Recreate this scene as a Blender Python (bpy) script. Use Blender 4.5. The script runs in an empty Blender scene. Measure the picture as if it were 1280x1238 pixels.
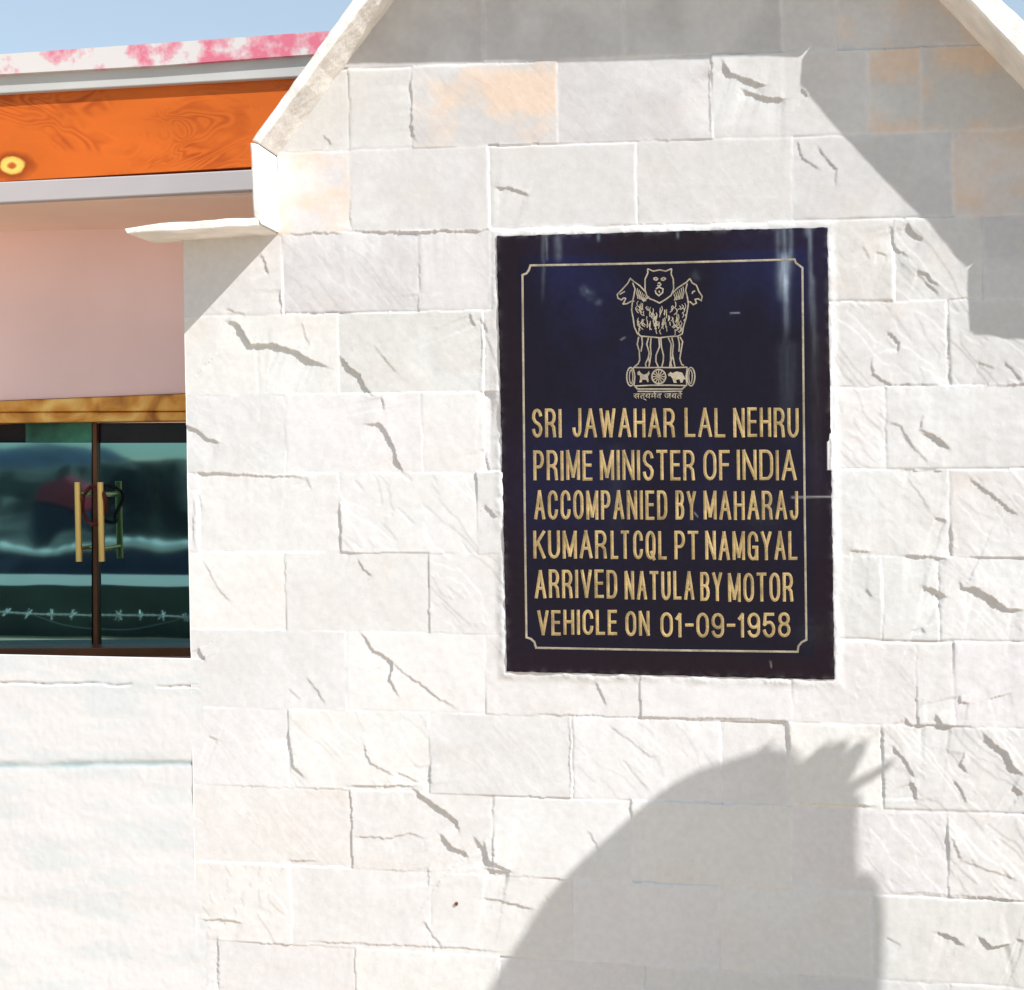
import bpy, math, random
import numpy as np
from mathutils import Vector, Matrix

random.seed(7)
rng = np.random.default_rng(7)
sc = bpy.context.scene
col = sc.collection

# ------------------------------------------------------------------ camera
FPX, CU, CV = 1780.0, 640.0, 619.0
CAM = Vector((0.0, -2.6, 1.2))
cam_d = bpy.data.cameras.new('camera')
cam = bpy.data.objects.new('camera', cam_d); col.objects.link(cam)
cam.location = CAM
cam.rotation_euler = (math.radians(90 - 1.67), 0, math.radians(8.2))
cam_d.sensor_width = 36.0
cam_d.lens = 36.0 * FPX / 1280.0
cam_d.clip_start = 0.02
cam_d.clip_end = 2000
sc.camera = cam
RM = cam.rotation_euler.to_matrix()
RN = np.array(RM); CN = np.array(CAM)

# ------------------------------------------------------------------ light
SR = 1.85                                    # the sun stands at (SR, -1, SR) as seen from the wall
sun_vec = Vector((SR, -1.0, SR)).normalized()
world = bpy.data.worlds.new('World'); sc.world = world
world.use_nodes = True
wn = world.node_tree; wn.nodes.clear()
sky = wn.nodes.new('ShaderNodeTexSky'); sky.sky_type = 'NISHITA'; sky.sun_disc = False
sky.sun_elevation = math.asin(sun_vec.z)
sky.sun_rotation = math.atan2(sun_vec.x, sun_vec.y)
sky.altitude = 1500; sky.air_density = 1.0; sky.dust_density = 2.5; sky.ozone_density = 0.8
bg = wn.nodes.new('ShaderNodeBackground'); bg.inputs['Strength'].default_value = 0.135
wo = wn.nodes.new('ShaderNodeOutputWorld')
veil = wn.nodes.new('ShaderNodeMix'); veil.data_type = 'RGBA'      # thin high haze over the blue
veil.inputs[0].default_value = .5; veil.inputs[7].default_value = (3.0, 3.5, 3.45, 1)
wn.links.new(sky.outputs[0], veil.inputs[6]); wn.links.new(veil.outputs[2], bg.inputs['Color']); wn.links.new(bg.outputs[0], wo.inputs['Surface'])
sl = bpy.data.lights.new('sun', 'SUN'); sl.energy = 4.2; sl.angle = math.radians(0.5); sl.color = (1.0, 0.965, 0.94)
so = bpy.data.objects.new('sun', sl); col.objects.link(so)
so.rotation_euler = sun_vec.to_track_quat('Z', 'Y').to_euler()
so.location = (3, -3, 5)
sc.view_settings.view_transform = 'Standard'; sc.view_settings.look = 'None'
sc.view_settings.exposure = 0.66; sc.view_settings.gamma = 1.0

# ------------------------------------------------------------------ helpers
def P(u, v, y):
    """the point on the upright plane at depth y that stands at this place of the survey photo"""
    d = RM @ Vector(((u - CU) / FPX, -(v - CV) / FPX, -1.0))
    t = (y - CAM.y) / d.y
    return CAM + d * t

def PN(uv, y):
    uv = np.asarray(uv, float)
    d = np.stack([(uv[:, 0] - CU) / FPX, -(uv[:, 1] - CV) / FPX, -np.ones(len(uv))], 1) @ RN.T
    t = (y - CN[1]) / d[:, 1]
    return CN + d * t[:, None]

def to_uv(p):
    q = (p - CN) @ RN
    return CU + FPX * q[:, 0] / -q[:, 2], CV - FPX * q[:, 1] / -q[:, 2]

def link_mesh(name, verts, faces, mat=None, parent=None, smooth=False):
    me = bpy.data.meshes.new(name)
    me.from_pydata([tuple(v) for v in verts], [], faces)
    me.validate(); me.update()
    if mat: me.materials.append(mat)
    if smooth:
        me.polygons.foreach_set('use_smooth', [True] * len(me.polygons))
    o = bpy.data.objects.new(name, me); col.objects.link(o)
    if parent: o.parent = parent; o.matrix_parent_inverse = Matrix.Translation(-parent.location)
    return o

def tag(o, label=None, cat=None, group=None, kind=None):
    if label: o['label'] = label
    if cat: o['category'] = cat
    if group: o['group'] = group
    if kind: o['kind'] = kind
    return o

def empty(name, loc):
    o = bpy.data.objects.new(name, None); col.objects.link(o); o.location = loc
    o.empty_display_size = 0.1
    return o

def prism(pts, y0, y1):
    """pts: (x,z) outline -> closed prism between depths y0 (front) and y1 (back)"""
    n = len(pts)
    a = sum(pts[i][0] * pts[(i + 1) % n][1] - pts[(i + 1) % n][0] * pts[i][1] for i in range(n))
    if a < 0: pts = pts[::-1]
    vs = [(x, y0, z) for x, z in pts] + [(x, y1, z) for x, z in pts]
    fs = [list(range(n)), list(range(2 * n - 1, n - 1, -1))]
    fs += [[i, i + n, (i + 1) % n + n, (i + 1) % n] for i in range(n)]
    return vs, fs

def px_prism(pix, y0, y1):
    return prism([(p.x, p.z) for p in (P(u, v, y0) for u, v in pix)], y0, y1)

def bevel(o, w, seg=2):
    m = o.modifiers.new('bevel', 'BEVEL'); m.width = w; m.segments = seg; m.limit_method = 'ANGLE'
    return o

def tube(path, r, n=8, cap=True):
    vs, fs = [], []
    path = [Vector(p) for p in path]
    for i, p in enumerate(path):
        t = (path[min(i + 1, len(path) - 1)] - path[max(i - 1, 0)]).normalized()
        a = t.cross(Vector((0.13, 0.2, 1))) if abs(t.z) < .9 else t.cross(Vector((1, .1, 0)))
        a.normalize(); b = t.cross(a)
        for k in range(n):
            w = 2 * math.pi * k / n
            vs.append(p + (a * math.cos(w) + b * math.sin(w)) * r)
    for i in range(len(path) - 1):
        for k in range(n):
            fs.append([i * n + k, i * n + (k + 1) % n, (i + 1) * n + (k + 1) % n, (i + 1) * n + k])
    if cap:
        fs.append(list(range(n - 1, -1, -1))); fs.append([(len(path) - 1) * n + k for k in range(n)])
    return vs, fs

def merge(parts):
    V, F = [], []
    for vs, fs in parts:
        b = len(V); V += list(vs); F += [[i + b for i in f] for f in fs]
    return V, F

def box(x0, x1, y0, y1, z0, z1):
    return prism([(x0, z0), (x1, z0), (x1, z1), (x0, z1)], y0, y1)

# value noise -----------------------------------------------------------
_tabs = {}
def vnoise(x, y, seed=0):
    if seed not in _tabs: _tabs[seed] = np.random.default_rng(1000 + seed).random((256, 256))
    T = _tabs[seed]
    xi = np.floor(x).astype(int); yi = np.floor(y).astype(int)
    fx = x - xi; fy = y - yi
    fx = fx * fx * fx * (fx * (fx * 6 - 15) + 10); fy = fy * fy * fy * (fy * (fy * 6 - 15) + 10)
    x0 = xi & 255; x1 = (xi + 1) & 255; y0 = yi & 255; y1 = (yi + 1) & 255
    return (T[x0, y0] * (1 - fx) + T[x1, y0] * fx) * (1 - fy) + (T[x0, y1] * (1 - fx) + T[x1, y1] * fx) * fy

def fbm(x, y, seed=0, octs=4, gain=.5):
    s = 0; a = 1; tot = 0
    for o in range(octs):
        s = s + a * vnoise(x * 2 ** o + 17.3 * o, y * 2 ** o + 9.1 * o, seed + o); tot += a; a *= gain
    return s / tot

# ------------------------------------------------------------------ materials
def new_mat(name):
    m = bpy.data.materials.new(name); m.use_nodes = True
    nt = m.node_tree; b = nt.nodes['Principled BSDF']
    return m, nt, b

def simple(name, c, rough=.7, metal=0, bump=0, bscale=60, var=0, vscale=8, spec=.3):
    m, nt, b = new_mat(name)
    b.inputs['Roughness'].default_value = rough; b.inputs['Metallic'].default_value = metal
    b.inputs['Specular IOR Level'].default_value = spec
    tc = nt.nodes.new('ShaderNodeTexCoord')
    if var:
        n = nt.nodes.new('ShaderNodeTexNoise'); n.inputs['Scale'].default_value = vscale; n.inputs['Detail'].default_value = 8
        r = nt.nodes.new('ShaderNodeValToRGB')
        r.color_ramp.elements[0].position = .3; r.color_ramp.elements[1].position = .7
        r.color_ramp.elements[0].color = tuple(x * (1 - var) for x in c) + (1,)
        r.color_ramp.elements[1].color = tuple(min(1, x * (1 + var)) for x in c) + (1,)
        nt.links.new(tc.outputs['Object'], n.inputs['Vector']); nt.links.new(n.outputs['Fac'], r.inputs['Fac'])
        nt.links.new(r.outputs['Color'], b.inputs['Base Color'])
    else:
        b.inputs['Base Color'].default_value = (*c, 1)
    if bump:
        n2 = nt.nodes.new('ShaderNodeTexNoise'); n2.inputs['Scale'].default_value = bscale; n2.inputs['Detail'].default_value = 6
        bp = nt.nodes.new('ShaderNodeBump'); bp.inputs['Strength'].default_value = bump; bp.inputs['Distance'].default_value = .004
        nt.links.new(tc.outputs['Object'], n2.inputs['Vector']); nt.links.new(n2.outputs['Fac'], bp.inputs['Height'])
        nt.links.new(bp.outputs['Normal'], b.inputs['Normal'])
    return m

def attr_mat(name, rough=.85, bump=.25, bscale=180, spec=.2, grain=.05):
    """colour held in the mesh's own 'tint' attribute (stone kind, mortar, stains), broken up by fine grain"""
    m, nt, b = new_mat(name)
    at = nt.nodes.new('ShaderNodeAttribute'); at.attribute_name = 'tint'
    tc = nt.nodes.new('ShaderNodeTexCoord')
    n = nt.nodes.new('ShaderNodeTexNoise'); n.inputs['Scale'].default_value = 90; n.inputs['Detail'].default_value = 9
    mr = nt.nodes.new('ShaderNodeMapRange'); mr.inputs['To Min'].default_value = 1 - grain * 2; mr.inputs['To Max'].default_value = 1 + grain * 2
    mx = nt.nodes.new('ShaderNodeVectorMath'); mx.operation = 'MULTIPLY'
    nt.links.new(tc.outputs['Object'], n.inputs['Vector']); nt.links.new(n.outputs['Fac'], mr.inputs['Value'])
    nt.links.new(at.outputs['Color'], mx.inputs[0]); nt.links.new(mr.outputs['Result'], mx.inputs[1])
    nt.links.new(mx.outputs['Vector'], b.inputs['Base Color'])
    b.inputs['Roughness'].default_value = rough; b.inputs['Specular IOR Level'].default_value = spec
    n2 = nt.nodes.new('ShaderNodeTexNoise'); n2.inputs['Scale'].default_value = bscale; n2.inputs['Detail'].default_value = 5
    bp = nt.nodes.new('ShaderNodeBump'); bp.inputs['Strength'].default_value = bump; bp.inputs['Distance'].default_value = .001
    nt.links.new(tc.outputs['Object'], n2.inputs['Vector']); nt.links.new(n2.outputs['Fac'], bp.inputs['Height'])
    nt.links.new(bp.outputs['Normal'], b.inputs['Normal'])
    return m

M_stone = attr_mat('pale_split_stone', .9, .2, 240, .12, .05)
M_granite = attr_mat('black_granite', .34, .03, 60, .12, .12)
M_parapet = attr_mat('white_plaster', .9, .18, 120, .12, .02)
M_coping = simple('white_stone_coping', (.74, .725, .69), .9, bump=.8, bscale=40, var=.13, vscale=18, spec=.1)
M_core = simple('masonry_core', (.5, .48, .45), .9)
M_gold = simple('gilt_lettering', (.34, .25, .115), .6, 0.0, bump=.3, bscale=300, var=.38, vscale=38, spec=.2)
M_gold2 = simple('worn_gilding', (.29, .255, .19), .6, 0.0, bump=.3, bscale=300, var=.3, vscale=50, spec=.2)
M_ground = simple('pale_concrete', (.57, .445, .33), .9, bump=.25, bscale=70, var=.12, vscale=2)

# ------------------------------------------------------------------ ground
gv, gf = [(-150, -150, 0), (150, -150, 0), (150, 150, 0), (-150, 150, 0)], [[0, 1, 2, 3]]
ground = link_mesh('ground', gv, gf, M_ground); tag(ground, kind='structure')

# ================================================================== STONE WALL
D_COP = 0.11
wall = empty('stone_wall', (0, 0, 0))
tag(wall, 'wall of whitish split stone blocks with stepped gable coping around the black plaque', 'wall', kind='thing')

pl = P(229, 283, 0); pb = P(247, 1238, 0)
SH = (pl.x - pb.x) / (pl.z - pb.z)                 # the masonry leans very slightly
XL = pb.x - SH * pb.z                              # left edge at z = 0
STEP = 0.0019
X_R = 1.05
nx = int((X_R - XL) / STEP); nz = int(2.16 / STEP)
zz = np.arange(nz) * STEP
ss = XL + np.arange(nx) * STEP
Z, S = np.meshgrid(zz, ss, indexing='ij')
X = S + SH * Z
pts = np.stack([X.ravel(), np.zeros(X.size), Z.ravel()], 1)
U, V = to_uv(pts); U = U.reshape(X.shape); V = V.reshape(X.shape)
# domain warp so that every joint and break is a little ragged
wu = (fbm(U / 22, V / 22, 11, 3) - .5) * 7 + (fbm(U / 6, V / 6, 15, 2) - .5) * 2.2
JW = .42
wv = (fbm(U / 22, V / 22, 21, 3) - .5) * 6 + (fbm(U / 6, V / 6, 25, 2) - .5) * 2.0

yL = [-110, -10, 92, 192, 295, 395, 494, 592, 690, 787, 885, 982, 1078, 1176, 1274, 1372, 1470]
yR = [-155, -48, 58, 165, 272, 375, 482, 587, 696, 802, 908, 1015, 1122, 1230, 1337, 1444, 1550]
joints = [
    [500, 700, 890, 1080, 1260, 1450],
    [605, 780, 976, 1046, 1235, 1420],
    [437, 516, 697, 890, 1084, 1151, 1340, 1500],
    [438, 612, 797, 991, 1190, 1380, 1560],
    [354, 524, 615, 780, 960, 1117, 1228, 1400, 1580],
    [423, 605, 1040, 1185, 1370, 1560],
    [357, 528, 606, 1040, 1107, 1300, 1480],
    [250, 425, 597, 1040, 1187, 1390],
    [358, 537, 632, 1040, 1103, 1172, 1340, 1530],
    [433, 607, 800, 990, 1146, 1192, 1400],
    [362, 537, 715, 903, 985, 1103, 1300, 1480],
    [440, 617, 790, 990, 1185, 1380],
    [365, 540, 717, 900, 1090, 1300, 1490],
    [273, 445, 625, 806, 996, 1190, 1400],
    [340, 520, 700, 890, 1090, 1290, 1480],
    [430, 610, 800, 990, 1190, 1390],
]
H = np.zeros_like(X)
MORT = np.zeros_like(X)
tint = np.ones(X.shape + (3,)) * np.array([.63, .605, .575])
# terraced cleavage running down to the right
c, s_ = math.cos(math.radians(48)), math.sin(math.radians(48))
al = (U * c + V * s_); ac = (-U * s_ + V * c)
Uw, Vw = U + wu * JW, V + wv * JW
def course(k): return yL[k] + (yR[k] - yL[k]) * (Uw - 300) / 900.0
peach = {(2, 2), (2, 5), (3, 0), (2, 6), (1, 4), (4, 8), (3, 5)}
greyish = {(1, 0), (1, 1), (1, 2), (3, 6), (4, 7)}
for k in range(len(joints)):
    top, bot = course(k), course(k + 1)
    rows = (Vw >= top) & (Vw < bot)
    idx = np.nonzero(rows)
    if len(idx[0]) == 0: continue
    u, v, t_, b_ = Uw[idx], Vw[idx], top[idx], bot[idx]
    mid = (t_ + b_) / 2
    xs = [-1e4] + joints[k] + [1e4]
    uu = u - .02 * (v - mid)
    sid = np.searchsorted(np.array(joints[k], float), uu)
    for j in range(len(xs) - 1):
        m = sid == j
        if not m.any(): continue
        ii = (idx[0][m], idx[1][m])
        a0 = max(xs[j], 200); a1 = min(xs[j + 1], 1700)
        cu = (a0 + a1) / 2
        um, vm, tm, bm = uu[m], v[m], t_[m], b_[m]
        uo, vo = U[ii], V[ii]
        off = rng.normal(0, .0005); gx = rng.normal(0, .0008); gy = rng.normal(0, .0006)
        fx = (um - cu) / 95.0; fy = (vm - (tm + bm) / 2) / 50.0
        h = .004 + off + gx * fx + gy * fy
        seed = int(rng.integers(0, 4000)) / 7.0
        quiet = cu < 640 and vo.mean() > 440
        calm = .5 if vo.mean() < 300 else (1.7 if cu > 1030 and vo.mean() < 1100 else 1.0)
        amp = max(0, rng.normal(.00016, .00024)) * calm
        lev = 7.0
        n = fbm(al[ii] / 150 + seed, ac[ii] / 42 + seed * 1.7, 31, 5, .48) * lev
        fl = np.floor(n); fr = n - fl
        terr = fl + np.clip((fr - .42) / .16, 0, 1)
        h = h + amp * (terr - lev / 2) * .75
        h = h + (fbm(uo / 34 + seed, vo / 34, 41, 3) - .5) * .0018 * (.4 + calm * .6)
        h = h + (fbm(uo / 5 + seed, vo / 5, 45, 2) - .5) * .00016 * calm
        # joints: each edge of the block has its own depth
        gd = 0
        for dist in (um - xs[j], xs[j + 1] - um, vm - tm, bm - vm):
            q = rng.random(); dep = (.00005 if q < .8 else .0004) if quiet else (.00012 if q < .66 else (.0007 if q < .90 else .0018))
            gd = np.maximum(gd, dep * np.exp(-(dist / 2.0) ** 2) + (.00006 if quiet else .0002) * np.exp(-dist / 5.0))
            MORT[ii] = np.maximum(MORT[ii], np.exp(-(dist / 3.0) ** 2) * (.3 if quiet else .8))
        H[ii] = h - gd
        # block colour
        base = np.array([.572, .570, .563]) * rng.uniform(.95, 1.05)
        base = base * np.interp(vo.mean(), [100, 330, 520], [.89, .94, 1.05])
        base = base * np.array([1 + rng.normal(0, .008), 1, 1 + rng.normal(0, .012)])
        colr = np.ones((m.sum(), 3)) * base
        if (k, j) in greyish: colr *= np.array([.90, .90, .91])
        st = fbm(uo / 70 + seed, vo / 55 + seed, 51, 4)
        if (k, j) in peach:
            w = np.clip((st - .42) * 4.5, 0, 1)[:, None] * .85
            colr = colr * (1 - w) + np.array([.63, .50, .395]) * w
        else:
            w = np.clip((st - .6) * 4, 0, 1)[:, None] * .25
            colr = colr * (1 - w) + np.array([.60, .53, .47]) * w
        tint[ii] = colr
# pale mortar smeared along the joints, bluish whitewash in places
sm = np.clip(MORT * (fbm(U / 40, V / 40, 61, 3) * 1.5 - .2), 0, 1)[..., None] * .8
tint = tint * (1 - sm) + np.array([.66, .67, .68]) * sm
ww = np.clip((fbm(U / 90, V / 70, 71, 4) - .52) * 5, 0, 1)[..., None] * .35
tint = tint * (1 - ww) + np.array([.64, .66, .665]) * ww

# breaks in the stone faces, measured from the photo (depth in mm, scale and origin of the survey sheet)
def sheet(s, ox, oy, items):
    return [([(x / s + ox, y / s + oy) for x, y in p], d) for d, p in items]
BR = []
BR += sheet(3.122, 230, 400, [
    (6, [(170, 10), (215, 25), (260, 100), (350, 95), (450, 135), (570, 185)]), (5, [(605, 140), (650, 185), (690, 215), (700, 260), (740, 295)]),
    (5, [(710, 410), (770, 405), (800, 450), (830, 530), (858, 605)]), (4, [(5, 405), (60, 430), (90, 465), (145, 478)]), (1.5, [(460, 10), (480, 70), (500, 100)]),
    (1.2, [(740, 95), (790, 160), (835, 210)]), (3, [(10, 597), (200, 603), (400, 605), (485, 620)]), (1.5, [(485, 620), (500, 660)]),
    (1.8, [(1160, 20), (1165, 120), (1165, 220)]), (1.5, [(1180, 60), (1225, 180)]), (2, [(680, 925), (710, 975), (740, 1000)]),
    (2.5, [(610, 720), (615, 900), (680, 912)]), (1.2, [(80, 940), (130, 1040), (190, 1110)]), (2, [(775, 300), (785, 350)]), (3, [(1150, 280), (1215, 283)]),
    (2, [(1170, 500), (1195, 595)]), (3, [(1175, 720), (1225, 770)]), (1.5, [(60, 650), (70, 750)]), (1.5, [(42, 690), (45, 890)])])
BR += sheet(3.122, 230, 750, [
    (4, [(690, 125), (740, 190), (815, 240), (805, 310), (845, 380)]), (2, [(815, 240), (880, 295), (940, 340), (1000, 390), (1075, 430)]), (4, [(60, 190), (85, 235)]),
    (1.5, [(480, 300), (560, 410)]), (1.2, [(410, 345), (460, 390)]), (2.2, [(700, 560), (735, 635), (820, 680)]), (2, [(835, 670), (915, 710)]),
    (3, [(640, 722), (900, 725)]), (5, [(890, 735), (960, 785), (1030, 835), (1065, 860), (1080, 910)]), (5, [(1000, 910), (1040, 960), (1095, 985), (1112, 1010)]),
    (4, [(1130, 925), (1180, 990), (1190, 1040)]), (5, [(1180, 1045), (1270, 1060)]), (2.2, [(660, 922), (800, 928), (880, 908), (945, 928)]), (2, [(410, 1013), (520, 1018)]),
    (2.5, [(958, 1045), (960, 1120)]), (2.5, [(412, 500), (425, 650), (470, 695)]), (1.6, [(100, 530), (140, 545)]), (2.5, [(960, 640), (965, 720)]), (1.5, [(1212, 760), (1210, 850)])])
BR += sheet(4.127, 1020, 260, [
    (3, [(385, 80), (400, 170), (415, 215), (480, 255)]), (4, [(470, 75), (495, 130), (550, 170)]), (3, [(515, 320), (570, 340), (605, 385), (640, 400)]),
    (2, [(515, 325), (580, 395), (640, 460)]), (1.5, [(235, 195), (275, 270)]), (2, [(310, 225), (370, 245)]), (3, [(370, 640), (430, 700), (430, 745)]),
    (2.5, [(285, 770), (300, 860), (340, 895), (380, 915), (660, 915)]), (2.5, [(682, 600), (685, 915)]), (2, [(830, 790), (920, 825)]), (2.5, [(970, 790), (1030, 850), (1060, 890)]),
    (2, [(690, 915), (1070, 915)]), (2, [(370, 1108), (430, 1125), (500, 1225)]), (2.5, [(550, 1070), (535, 1150), (600, 1170), (680, 1230)]), (1.5, [(680, 465), (850, 468)])])
BR += sheet(3.869, 1020, 540, [
    (1.5, [(415, 10), (550, 160)]), (2.5, [(500, 8), (560, 15), (610, 45), (655, 90)]), (2.6, [(395, 180), (645, 185)]), (2.5, [(740, 215), (820, 285), (900, 345), (980, 410)]),
    (3, [(575, 410), (630, 430)]), (2, [(655, 430), (658, 595)]), (2.5, [(165, 572), (260, 578)]), (4, [(425, 597), (630, 610)]), (5, [(515, 745), (560, 755), (630, 800)]),
    (6, [(700, 725), (710, 755), (770, 755), (850, 800), (920, 855), (1006, 865)]), (2, [(240, 760), (270, 800)]), (2, [(515, 940), (525, 970)]), (1, [(430, 210), (550, 380)])])
BR += sheet(3.19, 960, 850, [
    (4, [(545, 150), (560, 180), (630, 183)]), (4, [(670, 140), (695, 180), (735, 185)]), (3, [(490, 260), (540, 310), (560, 350), (590, 385)]), (4, [(570, 400), (590, 440), (590, 480)]),
    (2.5, [(780, 290), (770, 335), (800, 370)]), (3, [(740, 400), (770, 440), (790, 490)]), (5, [(855, 210), (900, 255), (955, 290), (970, 340), (1020, 380)]), (4, [(975, 420), (1015, 450)]),
    (3, [(765, 60), (770, 85), (805, 92)]), (2, [(870, 75), (970, 50)]), (2, [(730, 620), (770, 720)]), (1.5, [(770, 720), (1000, 795)]), (1.5, [(520, 845), (760, 855)]),
    (2.5, [(760, 855), (985, 878)]), (4, [(660, 1005), (740, 1025), (780, 1060)]), (5, [(840, 1020), (890, 1065), (965, 1050)]), (4, [(990, 1030), (1020, 1040)]),
    (1.5, [(470, 1020), (530, 1060)]), (3, [(0, 160), (65, 162), (80, 220), (85, 300)]), (4, [(100, 488), (430, 500)]), (2, [(460, 185), (460, 495)])])
BR += sheet(1.882, 600, 840, [
    (2, [(110, 97), (380, 105), (640, 108), (715, 115)]), (1.5, [(255, 370), (290, 430)]), (1.5, [(330, 375), (345, 400)]), (1.2, [(350, 295), (370, 380)]),
    (1.2, [(300, 120), (400, 200), (420, 195)]), (1, [(330, 195), (400, 280)]), (1.6, [(210, 105), (215, 280)]), (4, [(10, 395), (20, 440), (75, 468)]),
    (2.5, [(0, 530), (60, 540), (130, 555)]), (2, [(275, 20), (290, 60), (300, 80)]), (2, [(155, 530), (185, 560)])])
BR += sheet(2.0, 0, 820, [(2.5, [(500, 657), (550, 655), (610, 665)]), (3, [(548, 700), (545, 780), (550, 836)]),
    (2, [(760, 710), (900, 718), (1100, 725), (1270, 738)]), (2, [(1060, 660), (1105, 725)])])
BR += sheet(2.783, 820, 0, [(5, [(235, 215), (260, 260), (330, 285), (380, 300)]), (5, [(300, 315), (380, 345), (450, 345)]), (2, [(490, 490), (510, 550), (570, 590)]),
    (2, [(560, 510), (600, 560), (630, 590), (625, 650)]), (2.5, [(505, 310), (530, 340)]), (2, [(185, 230), (190, 475)])])
BR += sheet(3.122, 230, 60, [(2.5, [(890, 110), (892, 330), (912, 370)]), (3, [(1215, 545), (1280, 548), (1350, 575)]), (2.5, [(400, 725), (625, 725)]),
    (4, [(650, 715), (900, 720), (1000, 715), (1200, 712)]), (2, [(545, 340), (580, 380)]), (1.5, [(650, 590), (655, 700)]), (2.5, [(380, 940), (385, 1045)]),
    (1.5, [(915, 960), (917, 1025)]), (1.5, [(390, 1040), (700, 1030)]), (2.5, [(305, 800), (340, 885)]), (1.5, [(160, 1020), (250, 1045)]),
    (3, [(170, 1065), (210, 1080), (235, 1115)]), (3, [(1115, 1040), (1135, 1090)]), (2, [(1160, 1050), (1190, 1120)])])

def breakline(poly, mm):
    global H
    p = np.array(poly, float)
    if (p[-1] - p[0]).sum() < 0: p = p[::-1]
    L = 16 + 5 * mm
    lo, hi = p.min(0) - 3.0 * L, p.max(0) + 3.0 * L
    m = (U > lo[0]) & (U < hi[0]) & (V > lo[1]) & (V < hi[1])
    ii = np.nonzero(m)
    if len(ii[0]) == 0: return
    q = np.stack([U[ii] + wu[ii] * .6 + (vnoise(U[ii] / 2.6, V[ii] / 2.6, 171) - .5) * 1.6, V[ii] + wv[ii] * .6 + (vnoise(U[ii] / 2.6, V[ii] / 2.6, 172) - .5) * 1.6], 1)
    seg = np.linalg.norm(np.diff(p, axis=0), axis=1); cum = np.concatenate([[0], np.cumsum(seg)]); tot = cum[-1]
    best = np.full(len(q), 1e9); sg = np.zeros(len(q)); tt = np.zeros(len(q)); over = np.zeros(len(q))
    for i in range(len(p) - 1):
        a, d = p[i], p[i + 1] - p[i]
        t = np.clip(((q - a) @ d) / (d @ d), 0, 1)
        r = q - a - t[:, None] * d
        dist = np.hypot(r[:, 0], r[:, 1])
        side = (-d[1] * r[:, 0] + d[0] * r[:, 1]) / seg[i]
        raw = ((q - a) @ d) / seg[i]
        ov = np.maximum(-raw, 0) if i == 0 else np.zeros(len(q))
        if i == len(p) - 2: ov = np.maximum(ov, raw - seg[i])
        b = dist < best
        best[b] = dist[b]; sg[b] = side[b]; tt[b] = (cum[i] + t[b] * seg[i]) / tot; over[b] = ov[b]
    sg = np.sign(sg) * best
    taper = np.clip(np.minimum(tt, 1 - tt) * 6 + .12, 0, 1) * np.clip(1 - over / 7, 0, 1)       # dies out past the ends of the break
    taper *= .55 + .9 * fbm(tt * tot / 14 + mm * 7.7 + p[0, 0], tt * 0 + p[0, 1], 161, 3)
    h = mm * .001
    dn = np.where(sg > 0, np.exp(-best / L), 0) * np.clip(sg / 1.2, 0, 1)
    up = np.where(sg <= 0, np.exp(-best / (L * .8)), 0)
    H[ii] += taper * h * (-.62 * dn + .30 * up)
for poly, mm in BR: breakline(poly, mm)

# seat of the plaque and the ragged mortar round it
PQ = [(622, 297), (1033, 286), (1042, 848), (635, 838)]
def quad_sd(u, v, q):
    d = np.full(u.shape, 1e9)
    for i in range(4):
        a = np.array(q[i], float); b = np.array(q[(i + 1) % 4], float); e = (b - a) / np.linalg.norm(b - a)
        d = np.minimum(d, e[0] * (v - a[1]) - e[1] * (u - a[0]))
    return d                                        # > 0 inside
sd = quad_sd(U + (fbm(U / 18, V / 18, 81, 4) - .5) * 2.6, V + (fbm(U / 18, V / 18, 85, 4) - .5) * 2.6, PQ)
ring = np.exp(-((sd + 4) / 6) ** 2) * (sd < 2) * np.clip(fbm(U / 40, V / 40, 87, 2) * 2.2 - .45, .08, 1)
kk = np.clip(1 + sd / 14, 0, 1); H = H * (1 - kk) + np.maximum(H, .0046) * kk
H += ring * (.0002 + .0045 * fbm(U / 12, V / 12, 91, 3) * (sd < 0))
tint = tint * (1 - .8 * ring[..., None]) + np.array([.67, .68, .69]) * .8 * ring[..., None]
H = np.where(sd > 5, -.02, H)

# outline of the masonry in metres, cut from the grid
WOUT = [(100, 281), (349, 283), (346.5, 184), (480, 9), (538, -66), (1170, -66), (1195, 18), (1385, 205), (1392, 300), (1800, 300), (1800, 3000), (100, 3000)]
def inside(u, v, poly):
    r = np.zeros(u.shape, bool); n = len(poly)
    for i in range(n):
        x0, y0 = poly[i]; x1, y1 = poly[(i + 1) % n]
        cnd = ((y0 > v) != (y1 > v))
        with np.errstate(divide='ignore', invalid='ignore'):
            xi = (x1 - x0) * (v - y0) / (y1 - y0 + 1e-12) + x0
        r ^= cnd & (u < xi)
    return r
keepv = inside(U, V, WOUT)
# facing turned round the left corner
cell = keepv[:-1, :-1] & keepv[1:, :-1] & keepv[:-1, 1:] & keepv[1:, 1:]
Y = -H
idv = np.arange(nx * nz).reshape(nz, nx)
ci, cj = np.nonzero(cell)
quads = np.stack([idv[ci, cj], idv[ci, cj + 1], idv[ci + 1, cj + 1], idv[ci + 1, cj]], 1)
co = np.stack([X.ravel(), Y.ravel(), Z.ravel()], 1)
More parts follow.
